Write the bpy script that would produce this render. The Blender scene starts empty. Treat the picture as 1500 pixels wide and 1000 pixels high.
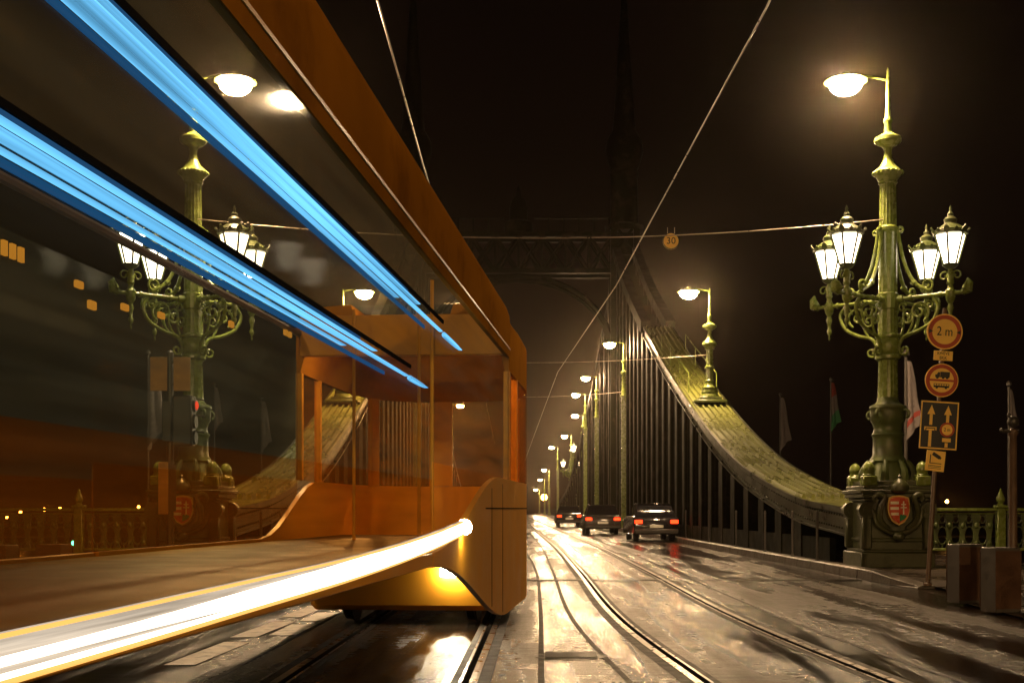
import bpy, bmesh, math, random
from mathutils import Vector, Matrix
from math import sin, cos, pi, radians, sqrt

random.seed(7)
scene = bpy.context.scene
COL = scene.collection

# ------------------------------------------------------------------ camera
CAM_H = 1.3
cam_d = bpy.data.cameras.new("camera")
cam_d.sensor_width = 36.0
cam_d.lens = 1800.0 / 1500.0 * 36.0
cam_d.shift_x = -40.0 / 1500.0
cam_d.shift_y = 245.0 / 1500.0
cam_d.clip_start = 0.1
cam_d.clip_end = 3000
cam = bpy.data.objects.new("camera", cam_d)
cam.location = (0, 0, CAM_H)
cam.rotation_euler = (radians(90), 0, 0)
COL.objects.link(cam)
scene.camera = cam

# ------------------------------------------------------------------ world: night sky with a little city glow
world = bpy.data.worlds.new("World")
scene.world = world
world.use_nodes = True
wn = world.node_tree
for n in list(wn.nodes):
    wn.nodes.remove(n)
w_out = wn.nodes.new("ShaderNodeOutputWorld")
w_bg = wn.nodes.new("ShaderNodeBackground")
w_bg.inputs["Color"].default_value = (0.0024, 0.0011, 0.0006, 1)
w_bg.inputs["Strength"].default_value = 1.0
w_sky = wn.nodes.new("ShaderNodeTexSky")
w_sky.sky_type = 'NISHITA'
w_sky.sun_disc = False
w_sky.sun_elevation = radians(-9)
w_bg2 = wn.nodes.new("ShaderNodeBackground")
w_bg2.inputs["Strength"].default_value = 0.003
w_add = wn.nodes.new("ShaderNodeAddShader")
wn.links.new(w_sky.outputs[0], w_bg2.inputs["Color"])
wn.links.new(w_bg.outputs[0], w_add.inputs[0])
wn.links.new(w_bg2.outputs[0], w_add.inputs[1])
wn.links.new(w_add.outputs[0], w_out.inputs["Surface"])

scene.view_settings.view_transform = 'Standard'
scene.view_settings.look = 'None'
scene.view_settings.exposure = 0.0
scene.view_settings.gamma = 1.0
scene.render.engine = 'CYCLES'
scene.cycles.use_denoising = True
scene.cycles.sample_clamp_indirect = 4.0
scene.cycles.sample_clamp_direct = 0.0
scene.cycles.max_bounces = 6
scene.cycles.diffuse_bounces = 2
scene.cycles.glossy_bounces = 3
scene.cycles.transparent_max_bounces = 24
scene.cycles.volume_bounces = 0
scene.cycles.caustics_reflective = False
scene.cycles.caustics_refractive = False

# strengths of the lamps
LUM = 1300.0      # street luminaires
LANT = 9.0      # lantern panes
LAMP_COL = (1.0, 0.65, 0.34)
LANT_COL = (1.0, 0.80, 0.55)

# ------------------------------------------------------------------ materials
M = {}

def mat(name, base, rough=0.5, metal=0.0, var=0.15, vscale=6.0, bump=0.0, bscale=40.0, rvar=0.1, spec=0.5,
        dark=None, dscale=3.0, damt=0.0):
    m = bpy.data.materials.new(name)
    m.use_nodes = True
    nt = m.node_tree
    b = nt.nodes["Principled BSDF"]
    b.inputs["Metallic"].default_value = metal
    b.inputs["Specular IOR Level"].default_value = spec
    tc = nt.nodes.new("ShaderNodeTexCoord")
    nz = nt.nodes.new("ShaderNodeTexNoise")
    nz.inputs["Scale"].default_value = vscale
    nz.inputs["Detail"].default_value = 5
    nt.links.new(tc.outputs["Object"], nz.inputs["Vector"])
    rp = nt.nodes.new("ShaderNodeValToRGB")
    rp.color_ramp.elements[0].position = 0.3
    rp.color_ramp.elements[1].position = 0.7
    rp.color_ramp.elements[0].color = tuple(c * (1 - var) for c in base) + (1,)
    rp.color_ramp.elements[1].color = tuple(min(1, c * (1 + var)) for c in base) + (1,)
    nt.links.new(nz.outputs["Fac"], rp.inputs["Fac"])
    col = rp.outputs["Color"]
    if dark is not None:
        n2 = nt.nodes.new("ShaderNodeTexNoise")
        n2.inputs["Scale"].default_value = dscale
        n2.inputs["Detail"].default_value = 8
        n2.inputs["Roughness"].default_value = 0.65
        nt.links.new(tc.outputs["Object"], n2.inputs["Vector"])
        mr = nt.nodes.new("ShaderNodeMapRange")
        mr.inputs["From Min"].default_value = 0.52
        mr.inputs["From Max"].default_value = 0.66
        mr.inputs["To Max"].default_value = damt
        nt.links.new(n2.outputs["Fac"], mr.inputs["Value"])
        mx = nt.nodes.new("ShaderNodeMixRGB")
        mx.inputs[2].default_value = tuple(dark) + (1,)
        nt.links.new(mr.outputs[0], mx.inputs[0])
        nt.links.new(col, mx.inputs[1])
        col = mx.outputs[0]
    nt.links.new(col, b.inputs["Base Color"])
    r = nt.nodes.new("ShaderNodeMapRange")
    r.inputs["From Min"].default_value = 0.3
    r.inputs["From Max"].default_value = 0.7
    r.inputs["To Min"].default_value = max(0.02, rough - rvar)
    r.inputs["To Max"].default_value = min(1, rough + rvar)
    nt.links.new(nz.outputs["Fac"], r.inputs["Value"])
    nt.links.new(r.outputs[0], b.inputs["Roughness"])
    if bump > 0:
        nb = nt.nodes.new("ShaderNodeTexNoise")
        nb.inputs["Scale"].default_value = bscale
        nb.inputs["Detail"].default_value = 4
        nt.links.new(tc.outputs["Object"], nb.inputs["Vector"])
        bp = nt.nodes.new("ShaderNodeBump")
        bp.inputs["Strength"].default_value = bump
        bp.inputs["Distance"].default_value = 0.02
        nt.links.new(nb.outputs["Fac"], bp.inputs["Height"])
        nt.links.new(bp.outputs[0], b.inputs["Normal"])
    M[name] = m
    return m

def emit(name, col, strength):
    m = bpy.data.materials.new(name)
    m.use_nodes = True
    nt = m.node_tree
    b = nt.nodes["Principled BSDF"]
    b.inputs["Base Color"].default_value = (0.02, 0.02, 0.02, 1)
    b.inputs["Specular IOR Level"].default_value = 0.0
    b.inputs["Emission Color"].default_value = tuple(col) + (1,)
    b.inputs["Emission Strength"].default_value = strength
    M[name] = m
    return m

def streak(name, lo, hi, scale):
    """uneven brightness along a long light streak"""
    nt = M[name].node_tree
    b = nt.nodes["Principled BSDF"]
    tc = nt.nodes.new("ShaderNodeTexCoord")
    mp = nt.nodes.new("ShaderNodeMapping")
    mp.inputs["Scale"].default_value = scale
    nz = nt.nodes.new("ShaderNodeTexNoise")
    nz.inputs["Scale"].default_value = 1.0
    nz.inputs["Detail"].default_value = 5
    mr = nt.nodes.new("ShaderNodeMapRange")
    mr.inputs["From Min"].default_value = 0.3
    mr.inputs["From Max"].default_value = 0.7
    mr.inputs["To Min"].default_value = lo
    mr.inputs["To Max"].default_value = hi
    nt.links.new(tc.outputs["Object"], mp.inputs[0])
    nt.links.new(mp.outputs[0], nz.inputs["Vector"])
    nt.links.new(nz.outputs["Fac"], mr.inputs["Value"])
    nt.links.new(mr.outputs[0], b.inputs["Emission Strength"])

def glassmat(name, tint, haze=0.1, hazecol=(0.5, 0.5, 0.5), gloss=0.06, veil_scale=4.0, mirror=0.012):
    """clear pane: tinted see-through, a fresnel reflection and a veil of light put in as scattering haze colour"""
    m = bpy.data.materials.new(name)
    m.use_nodes = True
    nt = m.node_tree
    for n in list(nt.nodes):
        nt.nodes.remove(n)
    out = nt.nodes.new("ShaderNodeOutputMaterial")
    tr = nt.nodes.new("ShaderNodeBsdfTransparent")
    tr.inputs[0].default_value = tuple(tint) + (1,)
    df = nt.nodes.new("ShaderNodeBsdfDiffuse")
    df.inputs[0].default_value = tuple(hazecol) + (1,)  # veil of light over the tram, put into the haze colour
    tl = nt.nodes.new("ShaderNodeBsdfTranslucent")
    tl.inputs[0].default_value = tuple(hazecol) + (1,)
    md = nt.nodes.new("ShaderNodeMixShader")
    md.inputs[0].default_value = 0.5
    nt.links.new(df.outputs[0], md.inputs[1])
    nt.links.new(tl.outputs[0], md.inputs[2])
    tc = nt.nodes.new("ShaderNodeTexCoord")
    mp = nt.nodes.new("ShaderNodeMapping")
    mp.inputs["Scale"].default_value = (1, 0.12, 2.2)
    nz = nt.nodes.new("ShaderNodeTexNoise")
    nz.inputs["Scale"].default_value = veil_scale
    nz.inputs["Detail"].default_value = 4
    nt.links.new(tc.outputs["Object"], mp.inputs[0])
    nt.links.new(mp.outputs[0], nz.inputs["Vector"])
    mr = nt.nodes.new("ShaderNodeMapRange")
    mr.inputs["From Min"].default_value = 0.3
    mr.inputs["From Max"].default_value = 0.72
    mr.inputs["To Min"].default_value = haze * 0.35
    mr.inputs["To Max"].default_value = haze * 1.6
    nt.links.new(nz.outputs["Fac"], mr.inputs["Value"])
    m1 = nt.nodes.new("ShaderNodeMixShader")
    nt.links.new(mr.outputs[0], m1.inputs[0])
    nt.links.new(tr.outputs[0], m1.inputs[1])
    nt.links.new(md.outputs[0], m1.inputs[2])
    gl = nt.nodes.new("ShaderNodeBsdfGlossy")
    gl.inputs["Roughness"].default_value = gloss
    m2 = nt.nodes.new("ShaderNodeMixShader")
    m2.inputs[0].default_value = mirror
    nt.links.new(m1.outputs[0], m2.inputs[1])
    nt.links.new(gl.outputs[0], m2.inputs[2])
    nt.links.new(m2.outputs[0], out.inputs["Surface"])
    M[name] = m
    return m

mat("pedestal_iron", (0.045, 0.050, 0.017), rough=0.38, var=0.25, vscale=3, bump=0.2, bscale=20, dark=(0.03, 0.02, 0.01), damt=0.8, dscale=1.5)
mat("lime_paint", (0.16, 0.205, 0.042), rough=0.27, var=0.12, vscale=9, bump=0.12, bscale=30, dark=(0.09, 0.10, 0.035), damt=0.5, dscale=5)
mat("chain_paint", (0.165, 0.18, 0.042), rough=0.3, var=0.12, vscale=0.8, dark=(0.10, 0.095, 0.035), damt=0.5, dscale=0.3)
mat("green_iron", (0.075, 0.10, 0.03), rough=0.42, var=0.25, vscale=3, bump=0.2, bscale=20, dark=(0.05, 0.035, 0.02), damt=0.8, dscale=1.5)
mat("truss_paint", (0.0055, 0.0068, 0.0026), spec=0.04, rough=0.6, var=0.25, vscale=2, dark=(0.03, 0.024, 0.015), damt=0.8, dscale=0.8)
mat("plate_shade_paint", (0.022, 0.024, 0.010), rough=0.35, var=0.3, vscale=1.5, dark=(0.05, 0.028, 0.014), damt=0.5, dscale=2.5)  # darker than the chain paint: the side plate's shade put into the colour
mat("dark_iron", (0.03, 0.026, 0.022), rough=0.4, var=0.2)
mat("brown_iron", (0.085, 0.05, 0.03), rough=0.45, var=0.25, vscale=8)
mat("rust_steel", (0.05, 0.021, 0.009), rough=0.5, var=0.3, vscale=5, bump=0.2, dark=(0.08, 0.04, 0.025), damt=0.7, dscale=4)
mat("grey_steel", (0.055, 0.048, 0.042), rough=0.45, var=0.15)
mat("kerb_stone", (0.05, 0.04, 0.03), rough=0.4, var=0.3, vscale=4, bump=0.5, bscale=18)
mat("rail_steel", (0.22, 0.19, 0.165), rough=0.3, metal=1.0, var=0.1, rvar=0.08)
mat("black", (0.010, 0.009, 0.008), rough=0.9, spec=0.0)
mat("tar", (0.012, 0.010, 0.008), spec=0.2, rough=0.6, bump=0.3, bscale=60)
mat("marking", (0.55, 0.50, 0.42), rough=0.4, var=0.2, vscale=9, dark=(0.08, 0.065, 0.05), damt=0.95, dscale=6)
mat("sign_face", (0.97, 0.62, 0.12), rough=0.5, var=0.06)
mat("sign_red", (0.42, 0.05, 0.012), rough=0.5, var=0.06)
mat("sign_black", (0.012, 0.010, 0.008), rough=0.5)
mat("sign_navy", (0.008, 0.009, 0.014), rough=0.4)
mat("sign_back", (0.55, 0.30, 0.09), rough=0.55, var=0.12)
mat("crest_red", (0.52, 0.07, 0.025), rough=0.3)
mat("crest_white", (0.75, 0.68, 0.55), rough=0.35)
mat("crest_gold", (0.5, 0.33, 0.09), rough=0.35, metal=0.4)
mat("flag_white", (0.16, 0.135, 0.13), rough=0.8, var=0.08)
mat("flag_red", (0.22, 0.03, 0.02), rough=0.8)
mat("flag_green", (0.03, 0.16, 0.06), rough=0.8)
mat("wire", (0.35, 0.30, 0.24), rough=0.35, metal=0.8)
mat("amber_paint", (0.58, 0.26, 0.014), rough=0.45, var=0.06, vscale=1.5, spec=0.22, bump=0.03, bscale=8, dark=(0.42, 0.19, 0.015), damt=0.3, dscale=1.2)
mat("amber_matte", (0.34, 0.135, 0.010), rough=0.5, var=0.15, vscale=1.2, spec=0.0, dark=(0.16, 0.06, 0.006), damt=0.6, dscale=0.9)
mat("tram_floor", (0.022, 0.013, 0.007), spec=0.2, rough=0.5, var=0.3, vscale=2, bump=0.1, bscale=60)
mat("tram_dark", (0.02, 0.016, 0.013), rough=0.4)
mat("seat_cloth", (0.34, 0.14, 0.03), rough=0.8, var=0.2)
mat("car_black", (0.016, 0.015, 0.016), rough=0.15, spec=0.7)
mat("car_grey", (0.07, 0.065, 0.06), rough=0.18, spec=0.7, metal=0.3)
mat("tyre", (0.012, 0.012, 0.012), rough=0.8)
mat("car_glass", (0.01, 0.01, 0.012), rough=0.05, spec=0.8)
mat("plate_white", (0.7, 0.68, 0.6), rough=0.4)
glassmat("pane_teal", (0.93, 0.97, 0.97), haze=0.085, hazecol=(0.42, 0.48, 0.46))
glassmat("pane_amber", (0.98, 0.90, 0.72), haze=0.14, hazecol=(0.62, 0.25, 0.035))
glassmat("pane_roof", (0.92, 0.88, 0.82), haze=0.10, hazecol=(0.5, 0.36, 0.2))
glassmat("pane_nose", (0.94, 0.80, 0.60), haze=0.13, hazecol=(0.66, 0.28, 0.04))
emit("lum_glass", LAMP_COL, LUM)
emit("lantern_glass", LANT_COL, LANT)
emit("blue_streak", (0.16, 0.58, 1.0), 1.15)  # blue light streaks given as a glowing material
emit("blue_glow", (0.03, 0.20, 0.5), 0.28)
emit("white_streak", (1.0, 0.88, 0.70), 5.0)  # core of the headlight streak, given as a glowing material
emit("soft_streak", (1.0, 0.86, 0.68), 0.42)
M["soft_streak"].node_tree.nodes["Principled BSDF"].inputs["Base Color"].default_value = (0.12, 0.10, 0.08, 1)
emit("gold_streak", (1.0, 0.52, 0.12), 1.3)
emit("end_lamp", (1.0, 0.85, 0.6), 260.0)
emit("road_glow_lamp", (1.0, 0.82, 0.55), 170.0)  # added lamp for a glow on the road
emit("end_fill", (1.0, 0.58, 0.20), 22.0)
emit("veil_fill", (1.0, 0.58, 0.22), 1.0)  # added hidden light for the tram glass
emit("sodium", (1.0, 0.60, 0.24), 9000.0)
emit("tail_red", (1.0, 0.035, 0.006), 5.0)
emit("signal_red", (1.0, 0.06, 0.02), 1.5)
emit("amber_lamp", (1.0, 0.42, 0.08), 60.0)
emit("green_lamp", (0.05, 0.9, 0.55), 30.0)
emit("orange_glow", (1.0, 0.36, 0.03), 0.5)

streak("blue_streak", 0.45, 1.5, (20, 0.35, 45))
streak("white_streak", 1.5, 7.0, (20, 0.5, 60))
streak("soft_streak", 0.22, 0.75, (20, 1.2, 70))

def road_material():
    m = bpy.data.materials.new("wet_asphalt")
    m.use_nodes = True
    nt = m.node_tree
    b = nt.nodes["Principled BSDF"]
    L = nt.links.new
    tc = nt.nodes.new("ShaderNodeTexCoord")
    def noise(scale, vec, detail=5, rough=0.55):
        n = nt.nodes.new("ShaderNodeTexNoise")
        n.inputs["Scale"].default_value = scale
        n.inputs["Detail"].default_value = detail
        n.inputs["Roughness"].default_value = rough
        L(vec, n.inputs["Vector"])
        return n.outputs["Fac"]
    def mapping(s, rot=0):
        mp = nt.nodes.new("ShaderNodeMapping")
        mp.inputs["Scale"].default_value = s
        mp.inputs["Rotation"].default_value = (0, 0, rot)
        L(tc.outputs["Object"], mp.inputs[0])
        return mp.outputs[0]
    def rng(v, a, c, lo, hi):
        r = nt.nodes.new("ShaderNodeMapRange")
        r.inputs["From Min"].default_value = a
        r.inputs["From Max"].default_value = c
        r.inputs["To Min"].default_value = lo
        r.inputs["To Max"].default_value = hi
        L(v, r.inputs["Value"])
        return r.outputs[0]
    def math_(op, a, c):
        n = nt.nodes.new("ShaderNodeMath")
        n.operation = op
        for i, v in ((0, a), (1, c)):
            if isinstance(v, (int, float)):
                n.inputs[i].default_value = v
            else:
                L(v, n.inputs[i])
        return n.outputs[0]
    lanes = noise(1.0, mapping((1.5, 0.06, 1), 0.03), 6)          # long wheel tracks along the road
    patch = noise(0.55, mapping((1.2, 0.35, 1), 0.0), 8, 0.68)       # damp patches
    grain = noise(55.0, mapping((1, 1, 1)), 3)
    fine = noise(150.0, mapping((1, 1, 1)), 2)
    cross = noise(1.6, mapping((0.9, 6.5, 1), -0.05), 7, 0.68)            # ripples of water across the lane
    wet = math_('ADD', math_('MULTIPLY', lanes, 0.62), math_('MULTIPLY', patch, 0.38))
    rough = rng(wet, 0.38, 0.56, 0.46, 0.09)
    rough = math_('ADD', rough, rng(cross, 0.4, 0.7, -0.02, 0.09))
    L(rough, b.inputs["Roughness"])
    rp = nt.nodes.new("ShaderNodeValToRGB")
    rp.color_ramp.elements[0].position = 0.35
    rp.color_ramp.elements[0].color = (0.042, 0.027, 0.017, 1)
    rp.color_ramp.elements[1].position = 0.62
    rp.color_ramp.elements[1].color = (0.008, 0.006, 0.004, 1)
    L(wet, rp.inputs["Fac"])
    sp = nt.nodes.new("ShaderNodeMixRGB")
    sp.blend_type = 'MULTIPLY'
    sp.inputs[0].default_value = 1.0
    L(rp.outputs[0], sp.inputs[1])
    g2 = nt.nodes.new("ShaderNodeValToRGB")
    g2.color_ramp.elements[0].position = 0.35
    g2.color_ramp.elements[0].color = (0.4, 0.4, 0.4, 1)
    g2.color_ramp.elements[1].position = 0.68
    g2.color_ramp.elements[1].color = (1.5, 1.45, 1.4, 1)
    L(grain, g2.inputs["Fac"])
    L(g2.outputs[0], sp.inputs[2])
    L(sp.outputs[0], b.inputs["Base Color"])
    b.inputs["Specular IOR Level"].default_value = 0.21
    h = math_('ADD', math_('MULTIPLY', grain, 0.9), math_('MULTIPLY', fine, 0.5))
    h = math_('ADD', h, math_('MULTIPLY', cross, 1.1))
    bp = nt.nodes.new("ShaderNodeBump")
    bp.inputs["Distance"].default_value = 0.016
    st = rng(wet, 0.38, 0.56, 1.0, 0.14)
    L(st, bp.inputs["Strength"])
    L(h, bp.inputs["Height"])
    L(bp.outputs[0], b.inputs["Normal"])
    M["wet_asphalt"] = m
road_material()
mat("wet_paving", (0.032, 0.023, 0.016), rough=0.32, var=0.4, vscale=1.3, bump=0.5, bscale=35, rvar=0.16, dark=(0.03, 0.022, 0.017), damt=0.8, dscale=0.9)
mat("slab_grey", (0.10, 0.082, 0.066), rough=0.33, var=0.3, vscale=2, bump=0.4, bscale=40)
mat("water", (0.004, 0.004, 0.004), rough=0.2, bump=0.4, bscale=0.4)
mat("far_ground", (0.015, 0.013, 0.010), rough=0.8)

# ------------------------------------------------------------------ mesh builder
class MB:
    def __init__(self):
        self.v = []
        self.f = []
        self.mi = []
        self.cur = 0
    def add(self, vs, fs, X=None):
        o = len(self.v)
        for p in vs:
            p = Vector(p)
            self.v.append(X @ p if X is not None else p)
        for f in fs:
            self.f.append([i + o for i in f])
            self.mi.append(self.cur)
    def box(self, x0, x1, y0, y1, z0, z1, X=None, ch=0.0):
        if ch <= 0:
            vs = [(x0, y0, z0), (x1, y0, z0), (x1, y1, z0), (x0, y1, z0), (x0, y0, z1), (x1, y0, z1), (x1, y1, z1), (x0, y1, z1)]
            self.add(vs, [(0, 3, 2, 1), (4, 5, 6, 7), (0, 1, 5, 4), (1, 2, 6, 5), (2, 3, 7, 6), (3, 0, 4, 7)], X)
        else:
            r = []
            for z, c in ((z0, ch), (z0 + ch, 0), (z1 - ch, 0), (z1, ch)):
                k = max(c, 0)
                e = ch
                r.append([(x0 + e + 0 * k + (k if 0 else 0), y0 + k, z), (x1 - e, y0 + k, z), (x1 - k, y0 + e, z), (x1 - k, y1 - e, z),
                          (x1 - e, y1 - k, z), (x0 + e, y1 - k, z), (x0 + k, y1 - e, z), (x0 + k, y0 + e, z)])
            self.loft(r, X=X)
    def loft(self, rings, closed=True, caps=True, X=None):
        n = len(rings[0])
        vs = [p for r in rings for p in r]
        fs = []
        for i in range(len(rings) - 1):
            for j in range(n if closed else n - 1):
                k = (j + 1) % n
                fs.append((i * n + j, i * n + k, (i + 1) * n + k, (i + 1) * n + j))
        if caps and closed:
            fs.append(tuple(reversed(range(n))))
            fs.append(tuple((len(rings) - 1) * n + j for j in range(n)))
        self.add(vs, fs, X)
    def lathe(self, prof, n=16, c=(0, 0, 0), X=None, flute=0.0, rot=0.0):
        rings = []
        for r, z in prof:
            rr = []
            for j in range(n):
                a = 2 * pi * j / n + rot
                q = r * (1 - (flute if j % 2 else 0))
                rr.append((c[0] + q * cos(a), c[1] + q * sin(a), c[2] + z))
            rings.append(rr)
        self.loft(rings, X=X)
    def tube(self, pts, r, n=8, X=None, taper=None):
        pts = [Vector(p) for p in pts]
        rings = []
        up = None
        for i, p in enumerate(pts):
            a = pts[max(i - 1, 0)]
            b = pts[min(i + 1, len(pts) - 1)]
            t = (b - a).normalized()
            if up is None:
                up = Vector((0, 0, 1)) if abs(t.z) < 0.9 else Vector((1, 0, 0))
            s = t.cross(up).normalized()
            up = s.cross(t).normalized()
            rad = r if taper is None else r * taper[0] + (r * taper[1] - r * taper[0]) * i / max(1, len(pts) - 1)
            if not isinstance(r, (int, float)):
                rad = r[i]
            rings.append([p + (s * cos(2 * pi * j / n) + up * sin(2 * pi * j / n)) * rad for j in range(n)])
        self.loft(rings, X=X)
    def ball(self, c, r, n=10, sz=1.0, X=None):
        prof = [(max(1e-3, r * sin(pi * i / n)), -r * sz * cos(pi * i / n)) for i in range(n + 1)]
        self.lathe(prof, n=max(8, n), c=c, X=X)
    def prism(self, poly, d, X=None):
        """poly in local x,z; thickness d along +y"""
        n = len(poly)
        r0 = [(x, 0, z) for x, z in poly]
        r1 = [(x, d, z) for x, z in poly]
        self.loft([r0, r1], X=X)
    def disc(self, c, r, d, n=32, X=None):
        self.prism([(c[0] + r * cos(2 * pi * i / n), c[2] + r * sin(2 * pi * i / n)) for i in range(n)], d,
                   X=(X or Matrix()) @ Matrix.Translation((0, c[1], 0)))
    def ring(self, c, r0, r1, d, n=36, X=None):
        Y = (X or Matrix()) @ Matrix.Translation((0, c[1], 0))
        rr = []
        for rad, y in ((r0, 0), (r1, 0), (r1, d), (r0, d), (r0, 0)):
            rr.append([(c[0] + rad * cos(2 * pi * i / n), y, c[2] + rad * sin(2 * pi * i / n)) for i in range(n)])
        self.loft(rr, caps=False, X=Y)
    def build(self, name, mats, parent=None, smooth=40, loc=None):
        me = bpy.data.meshes.new(name)
        me.from_pydata([tuple(p) for p in self.v], [], self.f)
        if not isinstance(mats, (list, tuple)):
            mats = [mats]
        for m in mats:
            me.materials.append(M[m])
        me.polygons.foreach_set("material_index", self.mi)
        bm = bmesh.new()
        bm.from_mesh(me)
        bmesh.ops.recalc_face_normals(bm, faces=bm.faces)
        bm.to_mesh(me)
        bm.free()
        if smooth:
            me.polygons.foreach_set("use_smooth", [True] * len(me.polygons))
            me.set_sharp_from_angle(angle=radians(smooth))
        me.update()
        o = bpy.data.objects.new(name, me)
        COL.objects.link(o)
        if parent is not None:
            o.parent = parent
        if loc is not None:
            o.location = loc
        return o

def spiral(c, r0, r1, a0, turns, u, w, n=22):
    c = Vector(c); u = Vector(u); w = Vector(w)
    out = []
    for i in range(n + 1):
        t = i / n
        a = a0 + turns * 2 * pi * t
        r = r0 + (r1 - r0) * t
        out.append(c + u * (r * cos(a)) + w * (r * sin(a)))
    return out

def curve(pts, n=6):
    """Catmull-Rom through the points"""
    P = [Vector(p) for p in pts]
    P = [P[0] * 2 - P[1]] + P + [P[-1] * 2 - P[-2]]
    out = []
    for i in range(1, len(P) - 2):
        for k in range(n):
            t = k / n
            a, b, c, d = P[i - 1], P[i], P[i + 1], P[i + 2]
            out.append(0.5 * ((2 * b) + (c - a) * t + (2 * a - 5 * b + 4 * c - d) * t * t + (3 * b - a - 3 * c + d) * t ** 3))
    out.append(P[-2])
    return out

def tag(o, label=None, cat=None, group=None, kind=None):
    if label: o["label"] = label
    if cat: o["category"] = cat
    if group: o["group"] = group
    if kind: o["kind"] = kind
    return o

def thing(name, label, cat, loc=(0, 0, 0), rz=0.0, group=None):
    o = bpy.data.objects.new(name, None)
    o.empty_display_size = 0.2
    COL.objects.link(o)
    o.location = loc
    o.rotation_euler = (0, 0, rz)
    return tag(o, label, cat, group)

def copy_tree(o, parent=None):
    c = o.copy()
    COL.objects.link(c)
    if parent is not None:
        c.parent = parent
    for ch in list(o.children):
        copy_tree(ch, c)
    return c

def text(name, body, size, material, parent, X, ext=0.002, squeeze=1.0):
    cu = bpy.data.curves.new(name, 'FONT')
    cu.body = body
    cu.size = size
    cu.align_x = 'CENTER'
    cu.align_y = 'CENTER'
    cu.extrude = ext
    cu.resolution_u = 3
    tmp = bpy.data.objects.new(name, cu)
    COL.objects.link(tmp)
    me = bpy.data.meshes.new_from_object(tmp)
    bpy.data.objects.remove(tmp)
    me.materials.clear()
    me.materials.append(M[material])
    o = bpy.data.objects.new(name, me)
    me.transform(X @ Matrix.Rotation(pi / 2, 4, 'X') @ Matrix.Diagonal((squeeze, 1, 1, 1)))
    COL.objects.link(o)
    o.parent = parent
    return o

def axis(Y):
    """lateral position of the bridge's centre line"""
    return 0.05 - 0.025 * (Y - 24.4)

def bx(Y, t):
    return axis(Y) + t

# ------------------------------------------------------------------ the setting: river, banks, road, pavements
RIVER = -9.0
mb = MB(); mb.add([(-330, 26.2, RIVER), (330, 26.2, RIVER), (330, 318, RIVER), (-330, 318, RIVER)], [(0, 1, 2, 3)])
tag(mb.build("river", "water"), kind="structure")
mb = MB(); mb.box(-330, 330, 318, 640, RIVER - 0.5, -6.0)
tag(mb.build("far_bank", "far_ground"), kind="structure")
mb = MB(); mb.box(-60, 60, -30, 26.2, RIVER - 0.5, -0.02)
tag(mb.build("embankment", "far_ground"), kind="structure")

# carriageway: one sheet on the approach and along the deck
mb = MB()
ys = [-25, 0, 10, 20, 26.2] + [26.2 + 12 * i for i in range(1, 25)]
rings = []
for y in ys:
    w = 45 if y < 26.3 else 10.2
    rings.append([(bx(y, -w), y, 0), (bx(y, -w / 3), y, 0), (bx(y, 0), y, 0), (bx(y, w / 3), y, 0), (bx(y, w), y, 0)])
# avoid the sloped join where the approach narrows to the deck
k = ys.index(26.2)
mb.loft(rings[:k + 1], closed=False)
rings[k] = [(bx(26.2, -10.2), 26.2, 0), (bx(26.2, -3.4), 26.2, 0), (bx(26.2, 0), 26.2, 0), (bx(26.2, 3.4), 26.2, 0), (bx(26.2, 10.2), 26.2, 0)]
mb.loft(rings[k:], closed=False)
tag(mb.build("road", "wet_asphalt", smooth=0), kind="structure")
# underside of the deck
mb = MB()
rr = []
for y in ys[k:]:
    rr.append([(bx(y, -10.2), y, -0.05), (bx(y, 10.2), y, -0.05), (bx(y, 10.2), y, -1.4), (bx(y, -10.2), y, -1.4)])
mb.loft(rr)
tag(mb.build("bridge_deck", "truss_paint", smooth=0), kind="structure")

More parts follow.
